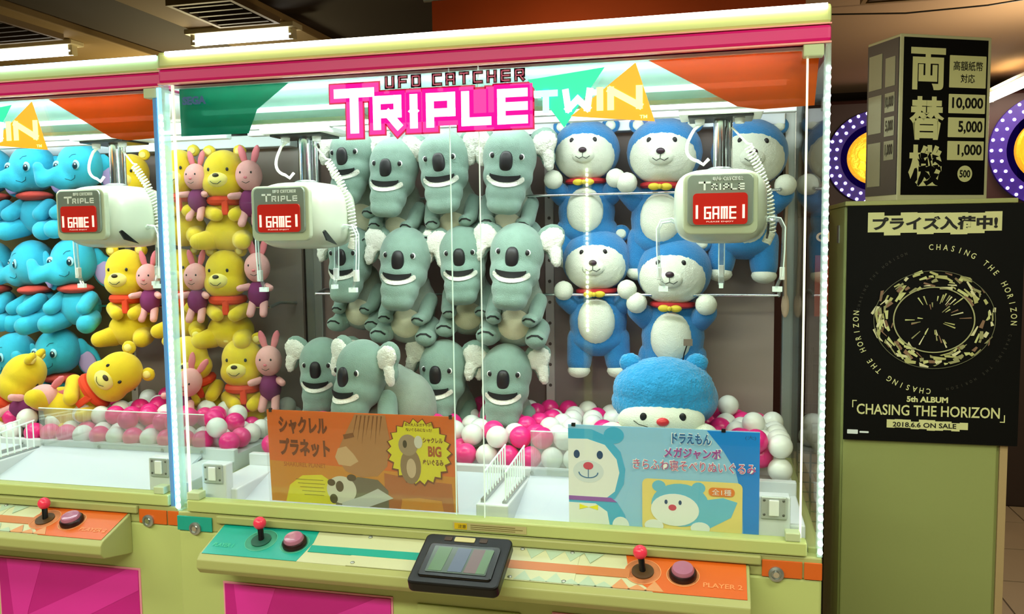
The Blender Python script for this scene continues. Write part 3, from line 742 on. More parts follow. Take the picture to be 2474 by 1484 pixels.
put(koala(), [
 ((.292, .64, 1.905), (d(4), 0, d(-8)), 1.08, 'grey koala at the left end of the top row beside the left claw unit'),
 ((.443, .62, 1.858), (d(2), d(3), d(0)), 1.08, 'second koala from the left in the top row, with a deep black nose'),
 ((.622, .62, 1.872), (d(4), d(-4), d(4)), 1.10, 'third koala in the top row, below the letter P of the pink sign'),
 ((.838, .64, 1.873), (d(6), d(5), d(6)), 1.14, 'koala at the right end of the top row, beside the first blue and white bear'),
 ((.272, .64, 1.568), (d(4), 0, d(-6)), 1.04, 'koala at the left end of the middle row, half behind a clear claw arm'),
 ((.484, .60, 1.553), (d(0), d(3), d(2)), 1.12, 'second koala in the middle row, with widely spread white ears'),
 ((.678, .63, 1.563), (d(2), d(-2), d(6)), 1.05, 'third koala in the middle row, with a brownish nose'),
 ((.868, .60, 1.558), (d(-2), d(4), d(2)), 1.14, 'koala at the right end of the middle row, wearing a wide open smile'),
 ((.140, .66, 1.175), (d(2), d(0), d(6)), 1.06, 'upright koala at the left end of the bottom row, with one raised pointed ear'),
 ((.600, .64, 1.173), (d(2), d(2), d(-4)), 1.10, 'koala sitting behind the crawling koala in the bottom row'),
 ((.823, .62, 1.165), (d(0), d(2), d(6)), 1.10, 'koala at the right end of the bottom row, sitting above the pink balls')], GK)
kc = koala(True); place(kc, (.380, .46, 1.185), (d(0), d(2), d(-24)), 1.15, 'crawling koala on all fours in front, behind the orange poster', GK)

# ---- blue and white plush bear
BB = mat('plush_blue', '#1c7cbc', .95, bump=.9, bscale=300, var=.14, sheen=.4)
BW_ = mat('plush_ivory', '#e6ead8', .95, bump=.7, bscale=320, var=.06)
BR = mat('ribbon_red', '#c22a30', .7)
BNOSE = mat('bear_nose', '#d83038', .35)
DST = mat('stitch_dark', '#3c4438', .8)
def blue_bear():
    k = thing('plush_bear', 'x', 'plush toy')
    head = blob([E((0, 0, 0), (.118, .095, .108))], .009, 3, BB, 'head'); link('head', head, k); bv = bvh(head)
    face = fluff(blob([E((0, -.030, -.014), (.104, .078, .090))], .006, 3, BW_, 'face'), .0012); link('face', face, k); fb = bvh(face)
    for s in (-1, 1):
        e = link('ear', blob([E((s*.084, .015, .088), (.032, .018, .030))], .006, 3, BB, 'ear'), k)
        link('inner_ear', blob([E((s*.084, .004, .086), (.020, .012, .019))], .005, 3, BW_, 'inner_ear'), e)
        x, z = s*.038, .028; q = hit(fb, x, z, 0)
        MB().ell((x, q.y, z), (.0075, .004, .0095), 16, 8).build('eye', KN, k, smooth=True)
    mz = blob([E((0, -.098, -.022), (.040, .020, .028))], .005, 3, BW_, 'muzzle'); link('muzzle', mz, k); mv = bvh(mz)
    q = hit(mv, 0, -.006, 0)
    MB().ell((0, q.y-.002, -.006), (.0135, .009, .0095), 18, 10).build('nose', mat('bear_nose_dark', '#3a2430', .4), k, smooth=True)
    ribbon(mv, [(0, -.014), (0, -.028)], .0022, DST, k, 'stitch')
    ribbon(mv, [(-.024, -.026), (-.012, -.034), (0, -.029), (.012, -.034), (.024, -.026)], .0022, DST, k, 'stitch')
    body = blob([E((0, .012, -.205), (.100, .078, .115)), E((0, .01, -.12), (.075, .06, .05)), E((0, .014, -.27), (.106, .078, .06))], .009, 6, BB, 'body'); link('body', body, k)
    tm = fluff(blob([E((0, -.040, -.205), (.064, .046, .082))], .006, 3, BW_, 'tummy'), .001); link('tummy', tm, k)
    for s in (-1, 1):
        a = link('arm', blob([Cc((s*.080, .0, -.150), .040, (s*.106, -.035, -.125), .034)], .008, 5, BB, 'arm'), k)
        link('paw', fluff(blob([E((s*.105, -.062, -.098), (.033, .031, .033))], .006, 3, BW_, 'paw'), .001), a)
        l = link('leg', blob([Cc((s*.058, .01, -.27), .052, (s*.066, .0, -.345), .045)], .008, 4, BB, 'leg'), k)
        link('foot', blob([E((s*.067, -.006, -.375), (.040, .040, .026))], .007, 3, BW_, 'foot'), l)
    MB().lathe([(.062, -.112), (.070, -.106), (.070, -.098), (.062, -.094)], 28, Matrix.Translation((0, -.012, 0)) @ Matrix.Diagonal((1.0, .92, 1, 1))).build('neck_ribbon', BR, k, smooth=True)
    bow = MB()
    for s in (-1, 1): bow.ell((s*.018, -.092, -.110), (.018, .008, .011), 12, 8)
    b_ = bow.build('bow', mat('bow_yellow', '#d2b92c', .6), k, smooth=True)
    MB().ell((0, -.100, -.110), (.007, .006, .008), 10, 8).build('knot', mat('bow_yellow', '#d2b92c', .6), b_, smooth=True)
    return k
GB = 'blue and white plush bears on the right back panel'
put(blue_bear(), [
 ((1.070, .775, 1.918), (0, d(0), d(3)), .98, 'blue and white bear at the left of the top row, next to the koalas'),
 ((1.330, .775, 1.905), (0, d(2), d(-2)), 1.06, 'blue and white bear in the middle of the top row, below the orange triangle'),
 ((1.600, .80, 1.895), (0, d(3), d(4)), 1.05, 'blue and white bear mostly hidden behind the right claw unit'),
 ((1.105, .765, 1.553), (0, d(-1), d(2)), 1.0, 'blue and white bear at the left of the lower row'),
 ((1.362, .765, 1.515), (0, d(1), d(-3)), 1.06, 'blue and white bear at the right of the lower row, lowest one on the panel')], GB)

# ---- big fluffy blue head plush lying on the balls
BF = mat('plush_fluffy_blue', '#239ad8', .95, bump=1.4, bscale=150, var=.2, sheen=.4)
bg = thing('lying_plush', 'big fluffy sky blue plush bear lying on its belly behind the blue poster', 'plush toy', (1.352, .42, 1.168), d(6))
hd = fluff(blob([E((0, .03, .008), (.150, .11, .095)), E((0, .03, -.03), (.155, .11, .07))], .009, 4, BF, 'head'), .0035); link('head', hd, bg)
fc = blob([E((-.01, -.045, -.068), (.128, .062, .052))], .007, 4, BW_, 'face'); link('face', fc, bg); fv = bvh(fc)
hv = bvh(hd)
for x in (-.062, .048):
    q = hit(fv, x, -.050, 0)
    MB().ell((x, q.y-.001, -.050), (.010, .005, .012), 16, 10).build('eye', KN, bg, smooth=True)
MB().ell((-.008, -.108, -.062), (.018, .012, .012), 20, 12).build('nose', BNOSE, bg, smooth=True)
ribbon(fv, [(-.09, -.062), (-.075, -.072), (-.05, -.078)], .0022, DST, bg, 'stitch')
for s in (-1, 1):
    e = link('ear', fluff(blob([E((s*.098, .04, .085), (.034, .022, .030))], .007, 3, BF, 'ear'), .002, s), bg)
    link('paw', blob([E((s*.13-.02, -.06, -.105), (.04, .045, .03))], .007, 3, BW_, 'paw'), bg)
link('body', blob([E((.06, .20, -.05), (.12, .16, .09))], .012, 4, BF, 'body'), bg)
tg = MB().tube([(.055, .03, .085), (.060, .03, .115), (.068, .03, .140)], .0022, 6).build('hang_string', BLACK, bg)
MB().box(.058, .084, .028, .034, .138, .158).build('hang_tag', mat('tag_brown', '#7e6e60', .6), tg)

# ---- yellow bears, pink rabbits, blue elephants (left machine)
YB = mat('plush_yellow', '#e3c21a', .95, bump=.35, bscale=400, var=.08, sheen=.2)
PR = mat('plush_pink', '#e8a6a4', .95, bump=.35, bscale=400, var=.08)
PR2 = mat('plush_rose', '#e07a84', .95)
PUR = mat('plush_plum', '#7c2a62', .95)
EL = mat('plush_cyan', '#30b2cf', .95, bump=.3, bscale=400, var=.1, sheen=.2)
ELI = mat('plush_lilac', '#b79fd0', .95)
SCARF = mat('scarf_orange', '#e0411a', .9)
def yellow_bear():
    k = thing('plush_bear', 'x', 'plush toy')
    head = blob([E((0, 0, .015), (.066, .060, .068)), E((0, -.005, -.028), (.070, .060, .052))], .006, 5, YB, 'head'); link('head', head, k); bv = bvh(head)
    for s in (-1, 1):
        e = link('ear', blob([E((s*.050, .008, .078), (.023, .014, .022))], .0055, 3, YB, 'ear'), k)
        link('inner_ear', blob([E((s*.050, -.003, .077), (.014, .007, .013))], .004, 2, mat('plush_yellow_pale', '#f0dc7a', .95), 'inner_ear'), e)
        x, z = s*.030, .016; q = hit(bv, x, z, 0); MB().ell((x, q.y, z), (.005, .003, .006), 12, 8).build('eye', KN, k, smooth=True)
    mz = blob([E((0, -.052, -.018), (.034, .024, .026))], .005, 4, mat('plush_yellow_pale', '#f0dc7a', .95), 'muzzle'); link('muzzle', mz, k); mv = bvh(mz)
    q = hit(mv, 0, -.004, 0); MB().ell((0, q.y, -.004), (.011, .006, .007), 14, 8).build('nose', mat('nose_brown', '#3a2a10', .5), k, smooth=True)
    ribbon(mv, [(-.018, -.022), (-.008, -.030), (.006, -.031), (.018, -.022)], .002, DST, k, 'smile')
    link('body', blob([E((0, .02, -.115), (.058, .05, .055)), E((0, .02, -.185), (.078, .064, .062))], .007, 6, YB, 'body'), k)
    MB().lathe([(.046, -.096), (.058, -.090), (.062, -.080), (.058, -.070), (.046, -.066)], 24, Matrix.Translation((0, .008, 0))).build('scarf', SCARF, k, smooth=True)
    MB().plate(rrect(.006, .026, -.128, -.078, .004), -.050, .012).build('scarf_end', SCARF, k, bevel=.003)
    for s in (-1, 1):
        link('arm', blob([Cc((s*.056, .01, -.115), .026, (s*.030+.02, -.052, -.128), .023)], .006, 5, YB, 'arm'), k)
        link('leg', blob([Cc((s*.050, -.0, -.205), .036, (s*.072, -.055, -.212), .028)], .006, 5, YB, 'leg'), k)
    return k
def pink_rabbit():
    k = thing('plush_rabbit', 'x', 'plush toy')
    head = blob([E((0, 0, 0), (.042, .040, .050))], .0055, 4, PR, 'head'); link('head', head, k); bv = bvh(head)
    for s in (-1, 1):
        link('ear', blob([E((s*.020, .008, .066), (.013, .008, .036), ('Y', s*16))], .005, 3, PR2, 'ear'), k)
        x, z = s*.017, .008; q = hit(bv, x, z, 0); MB().ell((x, q.y, z), (.003, .002, .004), 10, 6).build('eye', KN, k, smooth=True)
        link('arm', blob([Cc((s*.030, .0, -.062), .013, (s*.050, -.03, -.066), .012)], .005, 3, PR, 'arm'), k)
        link('leg', blob([Cc((s*.018, .0, -.115), .015, (s*.022, -.02, -.150), .014)], .005, 3, PR, 'leg'), k)
    q = hit(bv, 0, -.008, 0); MB().ell((0, q.y, -.008), (.006, .004, .004), 10, 6).build('nose', PR2, k, smooth=True)
    ribbon(bv, [(-.012, -.020), (0, -.026), (.012, -.020)], .0018, DST, k, 'smile')
    link('body', blob([E((0, .005, -.085), (.036, .032, .046))], .006, 4, PUR, 'body'), k)
    return k
def elephant():
    k = thing('plush_elephant', 'x', 'plush toy')
    head = blob([E((0, 0, .01), (.078, .072, .082)), E((-.035, -.035, -.035), (.050, .045, .040)), Cc((-.045, -.055, -.020), .030, (-.085, -.085, -.045), .023), Cc((-.085, -.085, -.045), .023, (-.098, -.085, .005), .018)], .0065, 5, EL, 'head')
    link('head', head, k); bv = bvh(head)
    for x in (-.048, .026):
        q = hit(bv, x, .010, 0)
        MB().ell((x, q.y+.001, .010), (.014, .004, .016), 18, 10).build('eye', mat('eye_pale', '#9fdcea', .4), k, smooth=True)
        MB().ell((x-.001, q.y-.002, .007), (.0095, .004, .0115), 16, 10).build('pupil', mat('pupil_navy', '#10323e', .25), k, smooth=True)
        MB().ell((x+.002, q.y-.0055, .011), (.0025, .0015, .003), 8, 6).build('eye_glint', EYEW, k)
    ribbon(bv, [(.005, .034), (.014, .044), (.026, .046)], .002, mat('stitch_teal', '#0f5a6a', .8), k, 'brow')
    ribbon(bv, [(-.010, -.036), (.004, -.042), (.016, -.034), (.020, -.024)], .002, mat('stitch_teal', '#0f5a6a', .8), k, 'smile')
    for s in (-1, 1):
        e = link('ear', blob([E((s*.092, .03, -.028), (.048, .012, .062), ('Y', s*-22)), E((s*.070, .02, .02), (.03, .012, .035))], .0065, 4, EL, 'ear'), k)
        link('inner_ear', blob([E((s*.096, .018, -.034), (.036, .008, .048), ('Y', s*-22))], .005, 3, ELI, 'inner_ear'), e)
    link('neck_cloth', blob([E((0, .0, -.085), (.062, .056, .018))], .005, 2, mat('cloth_coral', '#d64c40', .9), 'neck_cloth'), k)
    body = blob([E((0, .02, -.150), (.072, .062, .068))], .007, 4, EL, 'body'); link('body', body, k)
    for s in (-1, 1):
        link('arm', blob([Cc((s*.052, .0, -.120), .028, (s*.060, -.055, -.150), .026)], .006, 4, EL, 'arm'), k)
        link('leg', blob([Cc((s*.050, .0, -.190), .036, (s*.070, -.06, -.205), .034)], .0065, 4, EL, 'leg'), k)
    return k
GE = 'blue elephants in the left machine'
put(elephant(), [
 ((-.880, .72, 1.915), (0, 0, d(6)), 1.12, 'blue elephant in the top row nearest to the yellow bears'),
 ((-1.098, .72, 1.915), (0, 0, d(4)), 1.14, 'second blue elephant of the top row, counted from the yellow bears'),
 ((-1.320, .74, 1.915), (0, 0, d(4)), 1.12, 'blue elephant of the top row cut by the left picture edge'),
 ((-.915, .70, 1.553), (0, 0, d(8)), 1.12, 'blue elephant in the middle row with a lilac ear, behind the clear claw arm'),
 ((-1.125, .72, 1.545), (0, 0, d(-30)), 1.12, 'blue elephant in the middle row turned sideways to the left'),
 ((-1.340, .74, 1.545), (0, 0, d(4)), 1.1, 'blue elephant of the middle row cut by the left picture edge'),
 ((-1.010, .70, 1.200), (0, 0, d(6)), 1.12, 'blue elephant in the bottom row above the crouching yellow bear'),
 ((-1.215, .70, 1.180), (0, 0, d(-16)), 1.12, 'blue elephant in the bottom row looking left, half cut by the picture edge')], GE)
GY = 'yellow bears in the left machine'
put(yellow_bear(), [
 ((-.700, .72, 1.512), (0, 0, d(8)), 1.16, 'yellow bear in the middle row beside the blue elephants'),
 ((-.690, .76, 1.885), (0, 0, d(8)), 1.05, 'yellow bear in the top row peeping out beside the left claw unit'),
 ((-.452, .72, 1.885), (0, 0, d(10)), 1.10, 'yellow bear in the top row seen just right of the corner lights'),
 ((-.262, .72, 1.873), (0, 0, d(10)), 1.14, 'yellow bear in the top row between the pink rabbits'),
 ((-.470, .74, 1.520), (0, 0, d(8)), 1.05, 'yellow bear in the middle row hidden behind the corner lights'),
 ((-.272, .72, 1.508), (0, 0, d(6)), 1.14, 'yellow bear in the middle row nearest to the rear corner post'),
 ((-.400, .66, 1.195), (d(8), d(-14), d(14)), 1.10, 'yellow bear in the bottom row with its head tipped'),
 ((-.205, .70, 1.182), (0, 0, d(10)), 1.14, 'yellow bear in the bottom row above the white and pink balls'),
 ((-1.000, .50, 1.135), (d(38), d(0), d(118)), 1.20, 'yellow bear crouching on the balls with its back turned'),
 ((-.640, .56, 1.145), (d(-10), d(56), d(10)), 1.20, 'yellow bear lying on its side on the balls')], GY)
GP = 'pink rabbits in the left machine'
put(pink_rabbit(), [
 ((-.150, .70, 1.868), (0, 0, d(14)), 1.15, 'pink rabbit in the top row beside the rear corner post'),
 ((-.355, .68, 1.868), (0, 0, d(4)), 1.0, 'pink rabbit in the top row between two yellow bears'),
 ((-.372, .68, 1.502), (0, 0, d(8)), 1.05, 'pink rabbit in the middle row between two yellow bears'),
 ((-.130, .70, 1.535), (0, 0, d(12)), 1.12, 'pink rabbit in the middle row beside the rear corner post'),
 ((-.590, .70, 1.50), (0, 0, d(12)), 1.05, 'pink rabbit right of the yellow bear, behind the left machine corner'),
 ((-.350, .58, 1.125), (d(0), d(24), d(6)), 1.10, 'pink rabbit leaning sideways in the bottom row'),
 ((-.085, .68, 1.195), (0, 0, d(12)), 1.15, 'pink rabbit in the bottom row nearest to the koalas'),
 ((-.870, .46, 1.075), (d(30), d(60), d(40)), 1.15, 'pink rabbit fallen over beside the crouching yellow bear')], GP)

# ================================================================== BALLS
def settle(x0, x1, y0, y1, z0, n, r, seed, obst=()):
    rn = np.random.default_rng(seed)
    P = np.stack([rn.uniform(x0+r, x1-r, n), rn.uniform(y0+r, y1-r, n), z0+r+rn.uniform(0, .45, n)], 1)
    for it in range(420):
        P[:, 2] -= .0035 if it < 330 else .0012
        for _ in range(3):
            D = P[:, None]-P[None]; L = np.sqrt((D**2).sum(2))+np.eye(n)*9
            ov = np.clip(2*r-L, 0, None)
            P += (D/L[..., None]*ov[..., None]*.5).sum(1)*.8
            P[:, 0] = P[:, 0].clip(x0+r, x1-r); P[:, 1] = P[:, 1].clip(y0+r, y1-r); P[:, 2] = P[:, 2].clip(z0+r, None)
    return P
PB = mat('ball_pink', '#ee2a86', .28, spec=.5); WB = mat('ball_white', '#eceee8', .28)
MBM = {'pink': MB().ell((0, 0, 0), (1, 1, 1), 24, 14).mesh('play_ball', PB, True), 'white': MB().ell((0, 0, 0), (1, 1, 1), 24, 14).mesh('play_ball', WB, True)}
def balls(x0, x1, n, seed, group, where):
    P = settle(x0, x1, .372, .885, .925, n, .0345, seed); rn = random.Random(seed)
    for x, y, z in P:
        # leave out what lies under two layers of other balls and is seen from nowhere
        above = sum(1 for q in P if q[2] > z+.02 and abs(q[0]-x) < .07 and -.16 < q[1]-y < .07)
        if z < .985 and above > 3 and y > .46: continue
        c = 'pink' if rn.random() < .53 else 'white'
        if 'main' in where:
            zone = 'left of the orange poster' if x < .27 else 'behind the orange poster' if x < .86 else 'between the orange and blue posters' if x < 1.16 else 'behind the blue poster' if x < 1.62 else 'right of the blue poster'
            row = 'front rows' if y < .55 else 'back rows'
        else:
            zone = 'in front of the yellow bears' if x > -.75 else 'around the crouching yellow bear' if x > -1.1 else 'at the left picture edge'
            row = 'front rows' if y < .55 else 'back rows'
        o = link('play_ball', MBM[c], None, (x, y, z)); o.scale = (.0345,)*3
        o.rotation_euler = (rn.uniform(0, 6), rn.uniform(0, 6), 0)
        tag(o, f'{c} ball in the {row} of the {where}, {zone}', 'ball', f'{c} balls of the {where}, {row}, {zone}')
balls(.04, 1.715, 330, 4, '', 'main machine')
balls(-1.40, -.05, 220, 9, '', 'left machine')

# ================================================================== PRIZE POSTERS
def ring_star(cx, cz, r0_, r1_, n):
    return [(cx+(r0_ if i % 2 else r1_)*math.cos(2*PI*i/(2*n)), cz+(r0_ if i % 2 else r1_)*math.sin(2*PI*i/(2*n))) for i in range(2*n)]
po = thing('prize_poster', 'orange and yellow poster with animals and a yellow star badge, behind the left glass', 'poster', (.26, .075, .885))
po.rotation_euler = (d(3), 0, 0)
PO1 = mat('poster_orange', '#ff8c34', .3); PO2 = mat('poster_amber', '#ffb83a', .3); PY = mat('poster_yellow', '#fff52a', .3); PBR = mat('poster_brown', '#7a2e0a', .4)
sheet = MB().box(0, .56, 0, .002, 0, .268).build('sheet', PO1, po)
flat('print_band', [(0, 0), (.56, 0), (.56, .10), (0, .12)], -.0006, PO2, po)
flat('print_band', [(.045, 0), (.24, 0), (.21, .055), (.16, .085), (.10, .08), (.06, .05)], -.0014, PY, po)
text('シャクレル', .035, .185, .200, .252, -.001, PBR, po, bold=.05)
text('プラネット', .035, .190, .135, .188, -.001, PBR, po, bold=.05)
text('SHAKUREL PLANET', .045, .175, .105, .118, -.0014, mat('poster_dkorange', '#d2700c', .4), po, bold=.01)
for k in range(5):
    flat('print_line', [(.08+.006*k, .068-.011*k), (.165+.004*(k % 2), .068-.011*k), (.165+.004*(k % 2), .0695-.011*k), (.08+.006*k, .0695-.011*k)], -.0022, mat('print_olive', '#9a8a10', .5), po)
# picture of a hairy brown ape
AP = mat('print_ape', '#c98a58', .4); APD = mat('print_ape_dark', '#8c4c22', .4); APL = mat('print_ape_light', '#ecc39a', .4)
flat('print_animal', [(.27, .265), (.36, .265), (.37, .20), (.36, .12), (.33, .09), (.28, .085), (.235, .10), (.215, .13), (.22, .17), (.235, .20)], -.0012, AP, po)
flat('print_animal', [(.215, .165), (.24, .172), (.262, .15), (.275, .13), (.25, .115), (.215, .118), (.205, .14)], -.0018, APL, po)
flat('print_animal', [(.232, .205), (.262, .212), (.266, .20), (.236, .192)], -.0018, APD, po)
for k in range(7): flat('print_hair', [(.275+.012*k, .262), (.279+.012*k, .262), (.262+.013*k, .205-.012*(k % 3))], -.0018, APD, po)
# panda lying
PWH = mat('print_white', '#f3f1ea', .4); PGR = mat('print_grey', '#6f6a62', .4)
flat('print_animal', disc(.22, .045, .045, .040), -.0026, PWH, po); flat('print_animal', [(.24, .06), (.27, .085), (.33, .08), (.36, .05), (.36, .0), (.20, .0), (.20, .02)], -.0024, PGR, po)
for cx, cz, a, b_ in ((.19, .065, .012, .010), (.215, .055, .012, .016), (.195, .018, .012, .014), (.252, .082, .014, .010)): flat('print_patch', disc(cx, cz, a, b_, 16), -.0032, mat('print_darkbrown', '#3a2c20', .4), po)
flat('print_animal', [(.22, .008), (.28, .03), (.33, .055), (.375, .03), (.30, .0), (.22, .0)], -.0034, mat('print_pale', '#dfe3ea', .4), po)
# four-legged brown animal
flat('print_animal', [(.35, .10), (.46, .085), (.545, .08), (.55, .0), (.52, .0), (.515, .03), (.45, .035), (.40, .03), (.395, .0), (.35, .0)], -.0012, mat('print_fox', '#c96a34', .4), po)
# badge with small koala
flat('badge', ring_star(.455, .165, .085, .097, 22), -.003, PBR, po); flat('badge', ring_star(.455, .167, .080, .092, 22), -.0036, PY, po)
flat('print_koala', disc(.43, .125, .030, .05, 20), -.0042, mat('print_koala_brown', '#9c8068', .4), po)
flat('print_koala', disc(.425, .185, .028, .030, 20), -.0048, mat('print_koala_tan', '#b8a08a', .4), po)
flat('print_koala', disc(.455, .195, .012, .018, 14), -.0052, PWH, po); flat('print_koala', disc(.416, .188, .006, .011, 14), -.0056, INK, po); flat('print_koala', disc(.432, .12, .014, .028, 14), -.0052, mat('print_cream', '#e8cdb4', .4), po)
text('あの大人気ガチャが!', .418, .495, .238, .248, -.0044, PBR, po, bold=.01); text('ぬいぐるみになった!', .42, .495, .224, .234, -.0044, PBR, po, bold=.01)
text('シャクレル', .468, .525, .193, .209, -.0044, PBR, po, bold=.03); text('BIG', .482, .520, .155, .185, -.0044, mat('poster_dkorange2', '#c2500c', .4), po, bold=.04); text('ぬいぐるみ', .466, .525, .130, .148, -.0044, PBR, po, bold=.03)
for x in (.012, .548): MB().box(x-.004, x+.004, -.003, .004, .262, .272).build('clip', BLACK, po)
MB().box(-.004, .564, -.0075, -.0065, -.001, .272).build('clear_sleeve', clear('sleeve', (.97, .97, .97), .09, .12), po)

pb = thing('prize_poster', 'bright blue poster with bear picture and pink Japanese lettering, behind the right glass', 'poster', (1.130, .06, .876))
pb.rotation_euler = (d(2), 0, 0)
SKY = mat('poster_sky', '#b4e6ff', .3); BLU = mat('poster_blue', '#1ea6ff', .3); PBL = mat('poster_line', '#3f78b0', .4); PWW = mat('poster_white', '#f4f8fb', .3)
MB().box(0, .477, 0, .002, 0, .272).build('sheet', SKY, pb)
flat('print_band', [(.350, .270), (.477, .270), (.477, 0), (.440, 0), (.436, .10), (.42, .17), (.39, .22)], -.0006, BLU, pb)
# generic bear picture: blue head with ears, white face
flat('print_bear', [(0, .262), (.06, .262), (.10, .245), (.135, .205), (.147, .16), (.143, .12), (.12, .08), (0, .08)], -.0012, mat('poster_cyan', '#4ab8ea', .3), pb)
flat('print_bear', disc(.118, .248, .026, .022, 20), -.0010, mat('poster_cyan', '#4ab8ea', .3), pb)
flat('print_bear', [(0, .235), (.05, .236), (.095, .222), (.125, .185), (.132, .15), (.120, .10), (.10, .083), (0, .083)], -.0018, PWW, pb)
for cx in (.022, .082): flat('print_bear', disc(cx, .195, .008, .011, 16), -.0024, mat('poster_navy', '#1e4a7c', .4), pb)
flat('print_bear', disc(.052, .150, .040, .030, 24), -.0022, mat('poster_offwhite', '#dfeaf4', .4), pb)
flat('print_bear', disc(.052, .165, .013, .010, 20), -.0030, mat('poster_nose', '#d8486a', .4), pb)
flat('print_bear', [(.051, .158), (.053, .158), (.053, .135), (.051, .135)], -.0030, PBL, pb)
flat('print_bear', disc(.052, .148, .026, .016, 16, PI, 2*PI)[:]+disc(.052, .148, .023, .0135, 16, PI, 2*PI)[::-1], -.0030, PBL, pb)
flat('print_bear', [(0, .083), (.11, .083), (.125, .072), (0, .072)], -.0024, mat('poster_violet', '#9a5fc0', .4), pb)
flat('print_bear', [(0, .072), (.125, .072), (.145, .04), (.155, 0), (0, 0)], -.0012, mat('poster_cyan', '#4ab8ea', .3), pb)
flat('print_bear', [(0, .065), (.07, .065), (.10, .045), (.108, 0), (0, 0)], -.0018, PWW, pb); flat('print_bear', disc(.135, .010, .022, .024, 20), -.0024, PWW, pb)
flat('print_bear', [(.028, .062), (.052, .055), (.028, .048)], -.003, PY, pb); flat('print_bear', [(.076, .062), (.052, .055), (.076, .048)], -.003, PY, pb)
# inset photo
flat('inset', rrect(.190, .437, -.0+.002, .140, .014), -.0024, mat('inset_yellow', '#f6df88', .35), pb)
flat('inset_bear', [(.29, .03), (.36, .02), (.41, .05), (.425, .09), (.39, .10), (.34, .09)], -.003, mat('poster_cyan2', '#6cc4ea', .3), pb)
flat('inset_bear', disc(.285, .075, .072, .056, 28), -.0036, mat('poster_cyan2', '#6cc4ea', .3), pb)
for cx in (.232, .33): flat('inset_bear', disc(cx, .122, .017, .015, 16), -.0033, mat('poster_cyan2', '#6cc4ea', .3), pb)
flat('inset_bear', disc(.272, .062, .060, .042, 28), -.0042, PWW, pb)
for cx in (.250, .285): flat('inset_bear', disc(cx, .082, .004, .006, 12), -.0048, mat('poster_navy', '#1e4a7c', .4), pb)
flat('inset_bear', disc(.266, .068, .010, .008, 16), -.0048, mat('poster_nose', '#d8486a', .4), pb)
for cx in (.22, .335): flat('inset_bear', disc(cx, .018, .024, .016, 18), -.0048, PWW, pb)
flat('inset_badge', rrect(.355, .418, .104, .126, .010), -.0042, mat('badge_orange', '#f0843a', .4), pb); text('全1種', .363, .410, .107, .123, -.005, PWW, pb, bold=.0)
HAL = mat('halo_white', '#ffffff', .4)
for s_, x0, x1, z0, z1, mm, bo in (('ドラえもん', .265, .36, .235, .262, mat('logo_navy', '#2a68a8', .4), .03), ('メガジャンボ', .245, .385, .198, .225, mat('text_violet', '#a84ca8', .4), .03), ('きらふわ寝そべりぬいぐるみ', .168, .468, .165, .192, mat('text_rose', '#d0508a', .4), .0)):
    text(s_, x0-.002, x1+.002, z0-.002, z1+.002, -.0054, HAL, pb, name='lettering_halo', bold=.04)
    text(s_, x0, x1, z0, z1, -.0062, mm, pb, bold=bo)
text('(大)', .442, .468, .250, .262, -.001, mat('logo_navy', '#2a68a8', .4), pb, bold=.0)
for x in (.014, .39): MB().box(x-.005, x+.005, -.003, .004, .268, .276).build('clip', BLACK, pb)

# ================================================================== CHANGE MACHINE, POSTER, SIGN
BX0, BX1, BY = 1.903, 2.40, .85
cm = thing('change_machine', 'tall cream metal cabinet right of the claw machines carrying a black poster', 'change machine', (BX0, BY, 0))
GREEN = mat('cabinet_olive', '#96a062', .42, var=.04, bscale=8)
MB().box(0, BX1-BX0, .012, .40, .02, 1.72).build('body', GREEN, cm, bevel=.006)
MB().box(.006, BX1-BX0-.03, 0, .012, .04, 1.71).build('front_door', GREEN, cm, bevel=.004)
MB().box(BX1-BX0-.022, BX1-BX0, 0, .012, .04, 1.71).build('side_strip', mat('strip_tan', '#b49a70', .5), cm)
MB().box(-.002, BX1-BX0+.002, -.012, .40, 1.72, 1.735).build('top_plate', CREAM2, cm, bevel=.003)
MB().box(-.0035, 0, .12, .16, 1.60, 1.66).build('side_vent', STEEL, cm)
MB().box(.02, BX1-BX0-.02, .03, .38, 0, .02).build('plinth', BLACK, cm)
# album poster
ap = thing('album_poster', 'large black poster with cream lettering and a circular emblem on the change machine', 'poster', (1.908, .838, .957))
PWd, PHt = .515, .762
pl = MB(); nseg = 10
for i in range(nseg):
    x0 = PWd*i/nseg; x1 = PWd*(i+1)/nseg
    pl.box(x0, x1, 0, .002, 0, PHt)
MB().box(0, PWd, 0, .002, 0, PHt).build('sheet', mat('poster_black', '#060605', .6, spec=.15), ap)
def ragged(x0, x1, z0, z1, n, amp, seed):
    rn = random.Random(seed); top = []; bot = []
    for i in range(n):
        xa, xb = x0+(x1-x0)*i/n, x0+(x1-x0)*(i+1)/n; h = rn.uniform(-amp, amp); g_ = rn.uniform(-amp, amp)
        top += [(xa, z1+h), (xb, z1+h)]; bot += [(xa, z0+g_), (xb, z0+g_)]
    return bot+top[::-1]
flat('title_block', ragged(.062, .450, .672, .735, 8, .006, 2), -.0008, PAPERC, ap)
text('プライズ入荷中!', .076, .438, .682, .726, -.0016, INK, ap, bold=.045)
def ring_text(s, cx, cz, r, a0, a1, h, m, parent, y):
    q = MB()
    for i, ch in enumerate(s):
        if ch == ' ': continue
        a = a0+(a1-a0)*i/(len(s)-1)
        vs, fs = text_mesh(ch, .01)
        xs = [v[0] for v in vs]; wd = max(xs)-min(xs)
        hh = h/.72
        M = Matrix.Translation((cx+r*math.cos(a), y, cz+r*math.sin(a))) @ Matrix.Rotation(-(a-PI/2), 4, 'Y')
        q.add([((x-min(xs)-wd/2)*hh*.8, 0, z*hh) for x, z in vs], fs, M)
    return q.build('ring_lettering', m, parent)
CX, CZ, RR = .262, .398, .222
